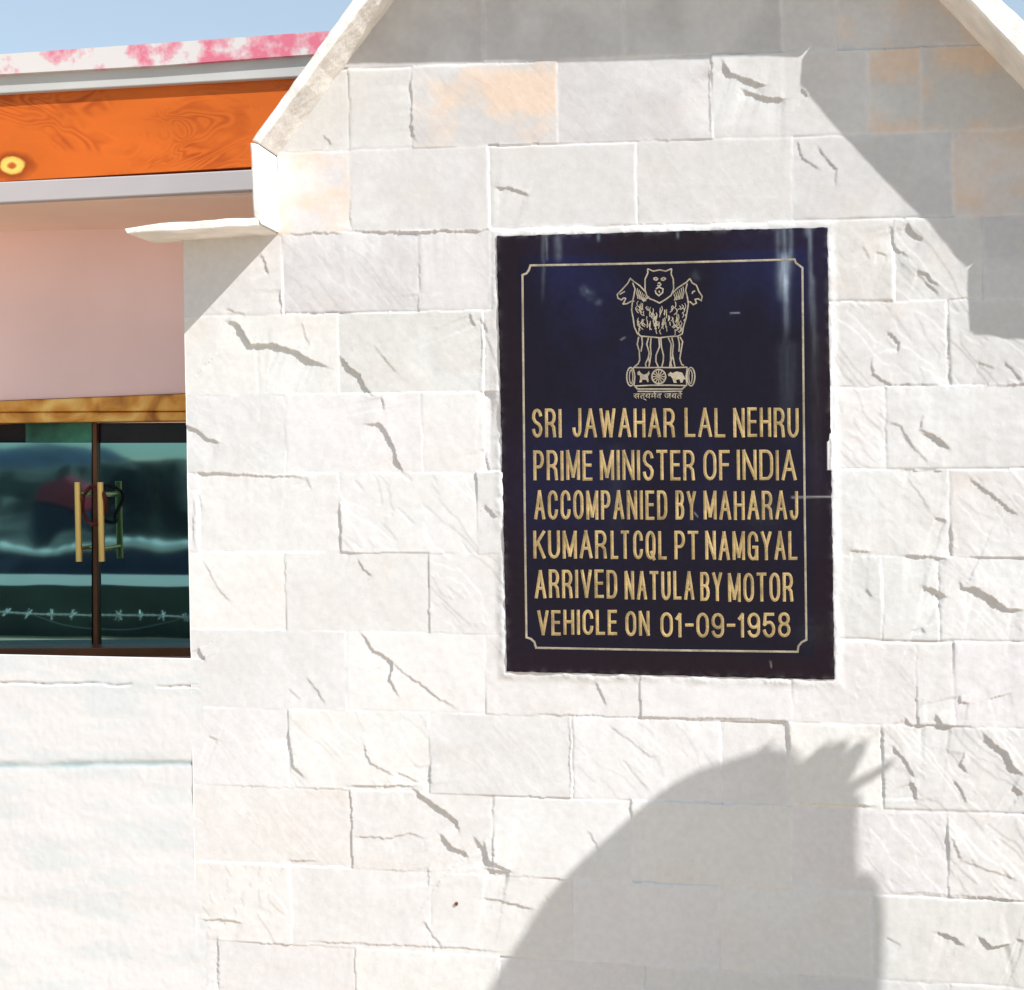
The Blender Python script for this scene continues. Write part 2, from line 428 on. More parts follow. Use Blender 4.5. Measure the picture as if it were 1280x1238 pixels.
# skirts along the cut edges so that the facing has real thickness
pad = np.pad(cell, 1)
sk = []
def skirt(mask, a, b):
    i, j = np.nonzero(mask); sk.append(np.stack([a(i, j), b(i, j)], 1))
skirt(cell & ~pad[1:-1, :-2], lambda i, j: idv[i + 1, j], lambda i, j: idv[i, j])
skirt(cell & ~pad[1:-1, 2:], lambda i, j: idv[i, j + 1], lambda i, j: idv[i + 1, j + 1])
skirt(cell & ~pad[2:, 1:-1], lambda i, j: idv[i + 1, j + 1], lambda i, j: idv[i + 1, j])
skirt(cell & ~pad[:-2, 1:-1], lambda i, j: idv[i, j], lambda i, j: idv[i, j + 1])
sk = np.concatenate(sk)
nb = len(co)
bot_ = co[sk.ravel()].copy(); bot_[:, 1] = .02
k0 = nb + np.arange(len(sk)) * 2
quads = np.concatenate([quads, np.stack([sk[:, 0], sk[:, 1], k0 + 1, k0], 1)])
co = np.concatenate([co, bot_])
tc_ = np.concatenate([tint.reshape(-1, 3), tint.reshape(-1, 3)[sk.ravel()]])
used = np.zeros(len(co), bool); used[quads.ravel()] = True
remap = np.cumsum(used) - 1
co = co[used]; tc_ = tc_[used]; quads = remap[quads]

def fast_mesh(name, co, quads, mat, parent, tintv=None):
    me = bpy.data.meshes.new(name)
    me.vertices.add(len(co)); me.vertices.foreach_set('co', co.astype(np.float32).ravel())
    me.loops.add(quads.size); me.loops.foreach_set('vertex_index', quads.astype(np.int32).ravel())
    me.polygons.add(len(quads)); me.polygons.foreach_set('loop_start', np.arange(len(quads), dtype=np.int32) * 4)
    me.update(calc_edges=True)
    me.polygons.foreach_set('use_smooth', np.ones(len(quads), bool))
    if tintv is not None:
        at = me.attributes.new('tint', 'FLOAT_COLOR', 'POINT')
        at.data.foreach_set('color', np.concatenate([tintv, np.ones((len(tintv), 1))], 1).astype(np.float32).ravel())
    me.materials.append(mat)
    o = bpy.data.objects.new(name, me); col.objects.link(o)
    if parent: o.parent = parent; o.matrix_parent_inverse = Matrix.Translation(-parent.location)
    return o
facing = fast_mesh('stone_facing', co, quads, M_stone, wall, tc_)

core_px = [(231, 286), (353, 286), (352, 190), (540, -60), (1168, -60), (1192, 22), (1380, 209), (1388, 304)]
core = [(p.x, p.z) for p in (P(u, v, 0) for u, v in core_px)]
zr = P(1388, 304, 0).z
core += [(X_R - .01, zr), (X_R - .01, 0), (XL + .004, 0)]
link_mesh('masonry_core', *prism(core, .0205, .34), M_core, wall)

# coping: slab, upright, raking and flat stones
def coping(name, pix, y0=-D_COP, y1=.36, bev=.004, mat=M_coping):
    out = []
    for i in range(len(pix)):
        a_, b_ = np.array(pix[i], float), np.array(pix[(i + 1) % len(pix)], float)
        k = max(1, int(np.linalg.norm(b_ - a_) / 13))
        for q_ in range(k):
            j_ = 0 if q_ == 0 else 1
            out.append(tuple(a_ + (b_ - a_) * q_ / k + rng.normal(0, .38, 2) * j_))
    vs, fs = px_prism(out, y0, y1)
    o = link_mesh(name, vs, fs, mat, wall)
    bevel(o, bev)
    return o
coping('coping_slab', [(155, 286), (158, 292), (235, 287.5), (323, 282), (323, 271.5), (200, 279)], y1=.018, bev=.002)
coping('coping_upright', [(312, 178), (323, 180), (327, 281), (317, 271)], bev=.003)
coping('coping_rake', [(314, 176), (324, 180), (455, 5), (520, -83), (508, -90), (443, -4)], bev=.003)
coping('coping_flat', [(521, -84), (510, -94), (520, -125), (1180, -140), (1150, -98)], bev=.004)
coping('coping_rake', [(1152, -96), (1182, -140), (1240, -12), (1415, 155), (1375, 175), (1210, 0), (1150, -63)], bev=.004)
coping('coping_upright', [(1376, 176), (1416, 157), (1424, 250), (1378, 262)], bev=.004)
coping('coping_slab', [(1379, 263), (1425, 251), (1640, 262), (1640, 285)], bev=.004)

# small rusty nail in the face
pn = P(571, 1129, 0)
vs, fs = tube([(pn.x, -.001, pn.z), (pn.x + .0003, -.0062, pn.z + .0002), (pn.x + .0003, -.0068, pn.z + .0002)], .0034, 10)
nail = link_mesh('nail', vs, fs, simple('rust', (.14, .05, .02), .8), wall)

# ================================================================== PLAQUE
YP = -.0078
plaque = empty('memorial_plaque', P(835, 840, YP))
tag(plaque, 'black granite plaque with gilt capital lettering and lion emblem set into the pale stone wall', 'plaque')
GN, GM = 260, 340
a, b = np.meshgrid(np.linspace(-.003, 1.003, GN), np.linspace(-.003, 1.003, GM))
q = np.array(PQ, float)
uvp = ((1 - a)[..., None] * (1 - b)[..., None] * q[0] + a[..., None] * (1 - b)[..., None] * q[1]
       + a[..., None] * b[..., None] * q[2] + (1 - a)[..., None] * b[..., None] * q[3])
rag = (np.abs(a - .5) > .4995) | (np.abs(b - .5) > .4995)
uvp = uvp + np.stack([(fbm(uvp[..., 1] / 9, uvp[..., 0] / 60, 151, 3) - .5) * 2.2 * (np.abs(a - .5) > .499), (fbm(uvp[..., 0] / 9, uvp[..., 1] / 60, 155, 3) - .5) * 1.6 * (np.abs(b - .5) > .499)], -1)
pu, pv = uvp[..., 0], uvp[..., 1]
gco = PN(uvp.reshape(-1, 2), YP)
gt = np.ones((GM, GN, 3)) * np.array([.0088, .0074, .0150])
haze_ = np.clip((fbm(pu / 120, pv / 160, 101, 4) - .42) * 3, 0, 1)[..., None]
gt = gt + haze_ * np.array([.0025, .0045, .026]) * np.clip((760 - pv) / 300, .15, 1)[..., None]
# chalky runs of rainwater
def run(u0, v0, v1, w, strength, seed):
    wob = (fbm(pv / 40, pv * 0 + seed, 111, 2) - .5) * 3
    f = np.exp(-((pu - u0 - wob) / w) ** 2) * np.clip((pv - v0 + 8) / 10, 0, 1) * np.clip((v1 - pv) / (v1 - v0) * 1.6, 0, 1)
    f *= .55 + .9 * (fbm(pu / 3, pv / 25, 120 + seed, 3) - .3)
    return np.clip(f, 0, 1)[..., None] * strength * .85
for u0, v0, v1, w, st in [(678, 296, 330, 2, .35), (683, 296, 328, 1.5, .4), (697, 296, 330, 4, .42), (679, 330, 380, 2, .12), (748, 294, 304, 2, .4), (847, 291, 300, 1.6, .6),
                          (973, 290, 325, 4, .30), (980, 287, 330, 3, .5), (988, 287, 330, 3, .48), (980, 322, 380, 7, .62), (982, 350, 430, 4, .3), (1013, 287, 420, 2.4, .5),
                          (1017, 350, 480, 3, .22), (1009, 286, 300, 4, .35), (1020, 420, 700, 7, .05), (985, 430, 560, 10, .06),
                          (770, 560, 700, 10, .02)]:
    gt = gt + run(u0, v0, v1, w, st, int(u0) % 9) * np.array([.42, .52, .60])
for (u0, v0, r, st) in [(731, 363, 5, .18), (748, 378, 4, .13), (738, 370, 6, .08), (870, 345, 5, .12), (955, 640, 22, .03), (1018, 790, 16, .04)]:
    gt = gt + (np.exp(-((pu - u0) ** 2 + (pv - v0) ** 2) / r ** 2) * fbm(pu / 5, pv / 5, 131, 3))[..., None] * st * np.array([.4, .52, .6])
# dust creeping in from the edges
ed = quad_sd(pu, pv, PQ)
mg = np.clip((27 - ed) / 5, 0, 1)[..., None]
gt = gt * (1 - mg * .45) + mg * .45 * np.array([.016, .0075, .0085])
gt = gt + (np.exp(-np.clip(ed, 0, 99) / 2.5) * np.clip(fbm(pu / 8, pv / 8, 141, 3) * 2 - .8, 0, 1))[..., None] * .04
# a scratch on the right edge and some chips
for (x0, y0, x1, y1) in [(990, 622, 1041, 621), (913, 392, 924, 391), (963, 827, 964, 834), (776, 425, 781, 422), (868, 641, 872, 646)]:
    d = np.array([x1 - x0, y1 - y0], float); t = np.clip(((pu - x0) * d[0] + (pv - y0) * d[1]) / (d @ d), 0, 1)
    dd = np.hypot(pu - x0 - t * d[0], pv - y0 - t * d[1])
    gt = gt + np.exp(-(dd / (1.0 if x1 - x0 > 40 else .8)) ** 2)[..., None] * (.2 if x1 - x0 > 40 else .14)
gid = np.arange(GN * GM).reshape(GM, GN)
gq = np.stack([gid[:-1, :-1], gid[1:, :-1], gid[1:, 1:], gid[:-1, 1:]], -1).reshape(-1, 4)
# rim back into the wall
rim = np.concatenate([gid[0, :], gid[1:, -1], gid[-1, -2::-1], gid[-2:0:-1, 0]])
rco = gco[rim].copy(); rco[:, 1] = .018
nr = len(rim); ridx = GN * GM + np.arange(nr)
rq = np.stack([rim, np.roll(rim, -1), np.roll(ridx, -1), ridx], 1)
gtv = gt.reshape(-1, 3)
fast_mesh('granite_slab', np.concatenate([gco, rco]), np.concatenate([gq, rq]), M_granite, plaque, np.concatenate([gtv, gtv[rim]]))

class Ink:
    """flat cut strokes standing a hair proud of the granite"""
    def __init__(self): self.V = []; self.F = []; self.k = 0
    def stroke(self, pts, w, closed=False, ext=0):
        p = [np.array(x, float) for x in pts]
        p = [p[0]] + [p[i] for i in range(1, len(p)) if np.linalg.norm(p[i] - p[i - 1]) > .05]
        n = len(p)
        if n < 2: return
        if not closed:
            for i in range(1, n - 1):
                d0 = p[i] - p[i - 1]; d1 = p[i + 1] - p[i]
                if d0 @ d1 < -.35 * np.linalg.norm(d0) * np.linalg.norm(d1):
                    self.stroke(p[:i + 1], w, False, ext); self.stroke(p[i:], w, False, ext); return
        y = YP - .0007 - .00004 * (self.k % 9); self.k += 1
        if not closed and ext:
            a_ = (p[0] - p[1]); b_ = (p[-1] - p[-2])
            p[0] = p[0] + a_ / np.linalg.norm(a_) * ext; p[-1] = p[-1] + b_ / np.linalg.norm(b_) * ext
        L, R = [], []
        for i in range(n):
            if closed: d0 = p[i] - p[i - 1]; d1 = p[(i + 1) % n] - p[i]
            else:
                d0 = p[i] - p[i - 1] if i else p[1] - p[0]
                d1 = p[i + 1] - p[i] if i < n - 1 else p[-1] - p[-2]
            d0 = d0 / (np.linalg.norm(d0) + 1e-9); d1 = d1 / (np.linalg.norm(d1) + 1e-9)
            n0 = np.array([-d0[1], d0[0]]); n1 = np.array([-d1[1], d1[0]])
            m = n0 + n1; ml = np.linalg.norm(m)
            m = n1 if ml < .3 else m / ml
            sc_ = min(1 / max(m @ n1, .35), 1.9)
            L.append(p[i] + m * w / 2 * sc_); R.append(p[i] - m * w / 2 * sc_)
        b = len(self.V)
        rise = min(.00016 * w, .0006)
        for yy in (YP - .00015 - .00003 * (self.k % 5), YP + .0005):
            self.V += [tuple(P(u, v, yy)) for u, v in L] + [tuple(P(u, v, yy)) for u, v in R]
        self.V += [tuple(P(u, v, y - rise + .0007)) for u, v in p]; c4 = b + 4 * n
        rngs = range(n) if closed else range(n - 1)
        for i in rngs:
            j = (i + 1) % n
            self.F.append([b + i, b + j, c4 + j, c4 + i]); self.F.append([c4 + i, c4 + j, b + n + j, b + n + i])
            self.F.append([b + i, b + 2 * n + i, b + 2 * n + j, b + j])
            self.F.append([b + n + j, b + 3 * n + j, b + 3 * n + i, b + n + i])
        if not closed:
            self.F.append([b, c4, b + n, b + 3 * n, b + 2 * n]); e = n - 1
            self.F.append([b + e, b + 2 * n + e, b + 3 * n + e, b + n + e, c4 + e])
    def fill(self, pts):
        y = YP - .0007 - .00004 * (self.k % 9); self.k += 1
        b = len(self.V); n = len(pts)
        self.V += [tuple(P(u, v, y)) for u, v in pts] + [tuple(P(u, v, YP + .0005)) for u, v in pts]
        self.F.append([b + i for i in range(n)])
        for i in range(n): self.F.append([b + i, b + n + i, b + n + (i + 1) % n, b + (i + 1) % n])
    def build(self, name, mat=M_gold):
        return link_mesh(name, self.V, self.F, mat, plaque)

def arc(cx, cy, rx, ry, a0, a1, n=12):
    return [(cx + rx * math.cos(math.radians(a0 + (a1 - a0) * i / n)), cy - ry * math.sin(math.radians(a0 + (a1 - a0) * i / n))) for i in range(n + 1)]
def rr(x0, y0, x1, y1, rx, ry, n=5):   # rounded box, clockwise from the upper left
    return (arc(x0 + rx, y0 + ry, rx, ry, 180, 90, n) + arc(x1 - rx, y0 + ry, rx, ry, 90, 0, n)
            + arc(x1 - rx, y1 - ry, rx, ry, 0, -90, n) + arc(x0 + rx, y1 - ry, rx, ry, -90, -180, n))
# letters on a unit cell: x 0..1, y 0 (top)..1 (bottom); (relative width, strokes)
LET = {
 'A': (1.0, [[(0, 1), (.5, 0), (1, 1)], [(.2, .66), (.8, .66)]]),
 'B': (.86, [[(0, 0), (.55, 0)] + arc(.55, .24, .40, .24, 80, -80, 8) + [(.55, .48), (0, .48)], [(.5, .48)] + arc(.55, .74, .45, .26, 80, -80, 8) + [(.5, 1), (0, 1), (0, 0)]]),
 'C': (.88, [arc(.5, .28, .5, .28, 0, 180, 10) + arc(.5, .72, .5, .28, 180, 360, 10)]),
 'D': (.90, [[(0, 0), (.4, 0)] + arc(.5, .3, .5, .3, 80, 0, 7) + arc(.5, .7, .5, .3, 0, -80, 7) + [(.4, 1), (0, 1), (0, 0)]]),
 'E': (.74, [[(1, 0), (0, 0), (0, 1), (1, 1)], [(0, .48), (.9, .48)]]),
 'F': (.72, [[(1, 0), (0, 0), (0, 1)], [(0, .48), (.88, .48)]]),
 'G': (.92, [arc(.5, .28, .5, .28, 0, 180, 10) + arc(.5, .72, .5, .28, 180, 330, 9) + [(1, .55), (.58, .55)], [(1, .55), (1, 1)]]),
 'H': (.9, [[(0, 0), (0, 1)], [(1, 0), (1, 1)], [(0, .48), (1, .48)]]),
 'I': (.0, [[(.5, 0), (.5, 1)]]),
 'J': (.62, [[(1, 0), (1, .74)] + arc(.5, .74, .5, .26, 0, -180, 9)]),
 'K': (.92, [[(0, 0), (0, 1)], [(1, 0), (.05, .56)], [(.34, .40), (1, 1)]]),
 'L': (.72, [[(0, 0), (0, 1), (1, 1)]]),
 'M': (1.14, [[(0, 1), (0, 0), (.5, .92), (1, 0), (1, 1)]]),
 'N': (.92, [[(0, 1), (0, 0), (1, 1), (1, 0)]]),
 'O': (.92, [rr(0, 0, 1, 1, .5, .32)]),
 'P': (.82, [[(0, 1), (0, 0), (.5, 0)] + arc(.52, .28, .48, .28, 80, -80, 9) + [(.5, .56), (0, .56)]]),
 'Q': (.92, [rr(0, 0, 1, 1, .5, .32), [(.62, .78), (.98, 1.04)]]),
 'R': (.88, [[(0, 1), (0, 0), (.5, 0)] + arc(.52, .26, .46, .26, 80, -80, 9) + [(.5, .52), (0, .52)], [(.55, .52), (.9, .66), (1, 1)]]),
 'S': (.82, [arc(.5, .25, .48, .25, 15, 180, 9) + [(.04, .33), (.25, .45), (.75, .55), (.97, .68)] + arc(.5, .73, .49, .27, 0, -170, 9)]),
 'T': (.84, [[(0, 0), (1, 0)], [(.5, 0), (.5, 1)]]),
 'U': (.9, [[(0, 0), (0, .7)] + arc(.5, .7, .5, .3, 180, 360, 10) + [(1, 0)]]),
 'V': (.95, [[(0, 0), (.5, 1), (1, 0)]]),
 'W': (1.35, [[(0, 0), (.25, 1), (.5, .08), (.75, 1), (1, 0)]]),
 'Y': (.94, [[(0, 0), (.5, .52), (1, 0)], [(.5, .52), (.5, 1)]]),
 '0': (.84, [rr(0, 0, 1, 1, .5, .34)]),
 '1': (.34, [[(0, .2), (.75, .02), (.75, 1)]]),
 '9': (.84, [rr(0, 0, 1, .6, .5, .28), [(1, .3), (1, .74)] + arc(.5, .74, .5, .26, 0, -165, 9)]),
 '5': (.84, [[(.92, 0), (.12, 0), (.04, .46), (.3, .38)] + arc(.5, .68, .5, .32, 80, -165, 12)]),
 '8': (.84, [rr(.06, 0, .94, .46, .44, .22), rr(0, .46, 1, 1, .5, .26)]),
 '-': (.5, [[(0, .5), (1, .5)]]),
}
SW, GAP = 3.8, 3.3        # stroke and space between letters, in survey pixels
def word(ink, txt, x0, x1, yt, yb):
    ht = yb - yt - SW
    n = len(txt)
    rel = sum(LET[c][0] for c in txt)
    free = (x1 - x0) - n * SW - (n - 1) * GAP
    u = free / rel
    x = x0
    for ch in txt:
        w, st = LET[ch]
        jit = random.uniform(-.5, .5)
        for s in st:
            cl = len(s) > 20 and ch in 'OQ089' and s[0] != (1, .3)
            cl = cl and math.hypot(s[0][0] - s[-1][0], s[0][1] - s[-1][1]) < .4
            ink.stroke([(x + SW / 2 + px_ * w * u + .012 * (yt + py * ht - yt), yt + jit + SW / 2 + py * ht) for px_, py in s], SW, cl, SW * .45)
        x += w * u + SW + GAP
K4 = 2.909
def ln(x): return x / K4 + 620
LINES = [
    (62, 167, 57, 165, [('SRI', 130, 238), ('JAWAHAR', 277, 650), ('LAL', 685, 833), ('NEHRU', 862, 1100)]),
    (213, 322, 211, 322, [('PRIME', 135, 350), ('MINISTER', 377, 722), ('OF', 753, 850), ('INDIA', 875, 1092)]),
    (357, 464, 361, 466, [('ACCOMPANIED', 138, 622), ('BY', 652, 727), ('MAHARAJ', 754, 1098)]),
    (503, 605, 507, 613, [('KUMAR', 135, 402), ('LT', 416, 484), ('CQL', 498, 620), ('PT', 648, 736), ('NAMGYAL', 760, 1095)]),
    (645, 748, 660, 766, [('ARRIVED', 140, 440), ('NATULA', 467, 720), ('BY', 742, 822), ('MOTOR', 843, 1080)]),
    (790, 882, 808, 898, [('VEHICLE', 150, 440), ('ON', 470, 558), ('01-09-1958', 597, 1070)]),
]
for (t0, b0, t1, b1, ws) in LINES:
    ink = Ink()
    for w, xa, xb in ws:
        f = ((xa + xb) / 2 - 130) / 970
        yt = (t0 + (t1 - t0) * f) / K4 + 490; yb = (b0 + (b1 - b0) * f) / K4 + 490
        word(ink, w, ln(xa), ln(xb), yt, yb)
    ink.build('text_line')

ink = Ink()
ink.stroke([(663, 332), (780, 330), (900, 327), (993, 324.5), (995, 329), (999, 332), (1003, 335), (1004.5, 500), (1006, 650), (1008, 800), (1002, 803), (998, 808), (997, 815),
            (830, 813), (670, 810), (668, 803), (664, 799), (658, 797), (656, 650), (654.5, 500), (653, 344), (658, 342), (661, 338)], 2.6, True)
ink.build('border_line', M_gold2)

# emblem: lions on an abacus, traced as cut lines
E = Ink()
def e(p): return [(x / 6.517 + 740, y / 6.517 + 320) for x, y in p]
EW = 1.7
for p in [
    [(455, 350), (432, 280), (432, 190), (455, 140), (452, 105), (500, 125), (550, 115), (600, 125), (648, 105), (645, 150), (662, 190), (665, 270), (640, 330)],  # middle head
    [(455, 330), (470, 350), (500, 360), (550, 385), (600, 355), (640, 325)],
    [(440, 300), (390, 245), (340, 210), (312, 185), (290, 225), (245, 275), (205, 315), (210, 345), (240, 360), (255, 345), (275, 345), (262, 375), (250, 395), (285, 390), (320, 370), (345, 370)],  # left head
    [(225, 315), (250, 300), (268, 290)], [(330, 220), (350, 270), (340, 330), (330, 370)],
    [(650, 310), (700, 260), (770, 215), (797, 185), (815, 220), (850, 240), (870, 290), (897, 330), (890, 365), (865, 350), (840, 355), (850, 385), (825, 398), (800, 375), (775, 375)],  # right head
    [(840, 285), (820, 295), (815, 310)], [(775, 225), (762, 280), (775, 330), (785, 390)],
    [(330, 370), (322, 440), (335, 510), (345, 580), (370, 635), (400, 655), (470, 660), (550, 668), (630, 658), (700, 655), (735, 635), (745, 575), (765, 510), (775, 450), (785, 390)],  # breast
    [(400, 345), (420, 370), (450, 340)], [(500, 185), (520, 178), (538, 190), (520, 200), (500, 190)], [(560, 190), (580, 178), (602, 186), (582, 200), (562, 195)],
    [(535, 225), (550, 220), (560, 235), (545, 250), (532, 238)],
    [(520, 270), (545, 255), (578, 270), (575, 300), (545, 325), (520, 305), (515, 280)], [(545, 285), (550, 300)],
    [(380, 660), (368, 720), (385, 780), (388, 850), (375, 880), (345, 905)], [(405, 660), (410, 720), (398, 780)],
    [(460, 665), (445, 720), (465, 790), (458, 830), (435, 880), (440, 905)], [(480, 665), (475, 740), (480, 800), (465, 900)], [(458, 830), (468, 870), (462, 905)],
    [(545, 665), (550, 740), (522, 810), (520, 860), (540, 905)], [(560, 665), (565, 740), (582, 810), (580, 860), (568, 905)],
    [(620, 665), (645, 720), (640, 790), (640, 850), (632, 905)], [(650, 665), (662, 720), (655, 800), (668, 870), (675, 905)], [(655, 820), (640, 870), (650, 905)],
    [(715, 660), (738, 700), (725, 770), (715, 840), (730, 885), (748, 895)], [(700, 660), (712, 720), (708, 780)],
    [(335, 910), (440, 912), (560, 910), (660, 912), (775, 908)], [(345, 1062), (480, 1055), (640, 1055), (770, 1058)],
    [(350, 1062), (370, 1085), (560, 1085), (735, 1085), (760, 1062)], [(370, 1104), (560, 1106), (735, 1103)],
]: E.stroke(e(p), EW)
E.stroke(e(arc(315, 985, 32, 75, 0, 342, 18)), EW, True); E.stroke(e(arc(318, 985, 14, 56, 0, 342, 12)), 1.2, True)
E.stroke(e(arc(805, 985, 32, 75, 0, 342, 18)), EW, True); E.stroke(e(arc(802, 985, 14, 56, 0, 342, 12)), 1.2, True)
E.stroke(e([(335, 910), (350, 985), (342, 1062)]), 1.4); E.stroke(e([(775, 908), (765, 985), (772, 1058)]), 1.4)
# wheel
E.stroke(e(arc(543, 985, 56, 58, 0, 350, 24)), 2.0, True); E.fill(e(arc(543, 985, 15, 15, 0, 340, 10)))
for k in range(12):
    a_ = math.radians(30 * k); E.stroke(e([(543 + 14 * math.cos(a_), 985 + 14 * math.sin(a_)), (543 + 54 * math.cos(a_), 985 + 56 * math.sin(a_))]), 1.3)
# horse and bull on the abacus
E.fill(e([(368, 950), (385, 935), (398, 955), (420, 968), (445, 962), (465, 938), (470, 960), (455, 985), (462, 1020), (455, 1032), (440, 1010), (410, 1008), (405, 1030), (385, 1032), (392, 1000), (390, 975), (372, 970)]))
E.fill(e([(618, 965), (640, 945), (655, 955), (690, 942), (735, 952), (755, 990), (768, 1010), (745, 1005), (740, 1030), (722, 1035), (712, 1005), (685, 1010), (690, 1035), (665, 1035), (655, 1000), (640, 980), (622, 980)]))
# manes: short curved locks
rnd = random.Random(3)
for k in range(105):
    f = rnd.random(); y0_ = 365 + 235 * rnd.random()
    half = 205 - max(0, y0_ - 520) * .45
    x0 = 555 + (f * 2 - 1) * half
    if y0_ < 400 and 455 < x0 < 650: continue
    out = (x0 - 555) / 200
    ln_ = rnd.uniform(30, 62); sw = rnd.uniform(-9, 9)
    E.stroke(e([(x0, y0_), (x0 + out * 10 + sw, y0_ + ln_ * .35), (x0 + out * 6 + sw * .3, y0_ + ln_ * .7), (x0 - out * 12 - sw * .7, y0_ + ln_)]), rnd.uniform(.9, 1.25))
for k in range(6):
    E.stroke(e([(370 + k * 14, 265 + k * 12), (365 + k * 12, 310 + k * 8), (375 + k * 13, 350 + k * 4)]), 1.2)
    E.stroke(e([(740 - k * 15, 250 + k * 12), (748 - k * 14, 300 + k * 8), (735 - k * 13, 350 + k * 3)]), 1.2)
E.build('emblem', M_gold2)
# motto below it, in Devanagari strokes with head bars
fc = bpy.data.curves.new('motto', 'FONT'); fc.body = '\u0938\u0924\u094d\u092f\u092e\u0947\u0935 \u091c\u092f\u0924\u0947'; fc.resolution_u = 3; fc.offset = .012
fo = bpy.data.objects.new('motto', fc); col.objects.link(fo)
bpy.context.view_layer.update()
fm = bpy.data.meshes.new_from_object(fo.evaluated_get(bpy.context.evaluated_depsgraph_get()))
bpy.data.objects.remove(fo)
fx = [v.co.x for v in fm.vertices]; fx0, fx1 = min(fx), max(fx)
for v in fm.vertices:
    px_ = 335 + (v.co.x - fx0) / (fx1 - fx0) * 400; py_ = 1163 - v.co.y / .66 * 42
    (u_, v_), = e([(px_, py_)])
    v.co = P(u_, v_, YP - .0004)
fm.materials.append(M_gold2)
mo = bpy.data.objects.new('motto', fm); col.objects.link(mo); mo.parent = plaque; mo.matrix_parent_inverse = Matrix.Translation(-plaque.location)
ms = mo.modifiers.new('thick', 'SOLIDIFY'); ms.thickness = .0005; ms.offset = 0


# ================================================================== LOW PARAPET on the left
YF = -.0036
par = empty('parapet', (P(120, 900, YF).x, YF, 0))
tag(par, 'low white plastered parapet wall below the dark glass doors left of the stone wall', 'wall', kind='thing')
PX0, PX1 = -3.2, XL + .02
PZ = P(120, 820.5, YF).z
pn_x, pn_z = 900, 330
gx_, gz_ = np.meshgrid(np.linspace(PX0, PX1, pn_x), np.linspace(0, PZ, pn_z))
hh = (fbm(gx_ * 5, gz_ * 9, 201, 4) - .5) * .003 + (fbm(gx_ * 2, gz_ * 14, 205, 3) - .5) * .002 + (fbm(gx_ * 90, gz_ * 90, 207, 3) - .5) * .0007
uu_, vv_ = to_uv(np.stack([gx_.ravel(), gx_.ravel() * 0 + YF, gz_.ravel()], 1)); uu_ = uu_.reshape(gx_.shape); vv_ = vv_.reshape(gx_.shape)
pt = np.ones(gx_.shape + (3,)) * np.array([.60, .60, .597])
stn = np.exp(-((vv_ - 956 + (uu_ - 120) * .01) / 4.5) ** 2) * np.clip(fbm(uu_ / 45, vv_ / 9, 211, 3) * 2 - .35, 0, 1)
pt = pt * (1 - stn[..., None] * .34 * np.array([1.2, .8, .75]))
hh -= stn * .002
bl = np.clip((fbm(uu_ / 70, vv_ / 22, 221, 4) - .52) * 5, 0, 1)[..., None]
pt = pt * (1 - bl * np.array([.08, .035, .02]))
ck = np.exp(-((vv_ - 854 - 3.5 * uu_ / 240 + (fbm(uu_ / 30, vv_ * 0, 241, 3) - .5) * 5) / 1.1) ** 2) * np.clip(fbm(uu_ / 16, vv_ * 0, 245, 2) * 4 - 1.4, 0, 1)
hh -= ck * .003
gx_ = gx_ + SH * gz_ * np.clip((gx_ - PX0) / (PX1 - PX0), 0, 1)
pco = np.stack([gx_.ravel(), YF - hh.ravel(), gz_.ravel()], 1)
pid = np.arange(pn_x * pn_z).reshape(pn_z, pn_x)
pq = np.stack([pid[:-1, :-1], pid[:-1, 1:], pid[1:, 1:], pid[1:, :-1]], -1).reshape(-1, 4)
# top rolled back from the front edge
rows_n = 24
txx, tyy = np.meshgrid(np.linspace(PX0, PX1, pn_x), np.linspace(0, 1, rows_n + 1)[1:])
front = pco.reshape(pn_z, pn_x, 3)[-1]
ty = front[None, :, 1] + tyy * .055
tz = front[None, :, 2] - tyy * .03 + (fbm(txx * 6, txx * 0, 231, 3) - .5) * .004 * np.clip(tyy * 5, 0, 1)
txx = np.repeat(front[None, :, 0], rows_n, 0)
pco = np.concatenate([pco, np.stack([txx.ravel(), ty.ravel(), tz.ravel()], 1)])
tid = np.concatenate([pid[-1][None], pn_x * pn_z + np.arange(pn_x * rows_n).reshape(rows_n, pn_x)])
pq = np.concatenate([pq, np.stack([tid[:-1, :-1], tid[:-1, 1:], tid[1:, 1:], tid[1:, :-1]], -1).reshape(-1, 4)])
ptt = np.concatenate([pt.reshape(-1, 3), np.ones((pn_x * rows_n, 3)) * np.array([.58, .575, .57])])
fast_mesh('plaster_face', pco, pq, M_parapet, par, ptt)
link_mesh('parapet_body', *box(PX0, PX1 - .002, .012, .053, 0, PZ - .034), simple('shaded_masonry', (.075, .10, .085), .9, var=.25, vscale=6), par)  # dark green puts the shade on the parapet's back into the colour

# ================================================================== BUILDING WITH GLASS DOORS
bld = empty('shop_building', (-1.7, .9, 0))
tag(bld, 'low building with varnished orange fascia panel and dark reflecting glass double doors', 'building')
def panel(name, pix, y0, y1, mat, bev=0, parent=None):
    vs, fs = px_prism(pix, y0, y1)
    o = link_mesh(name, vs, fs, mat, bld)
    if bev: bevel(o, bev)
    return o
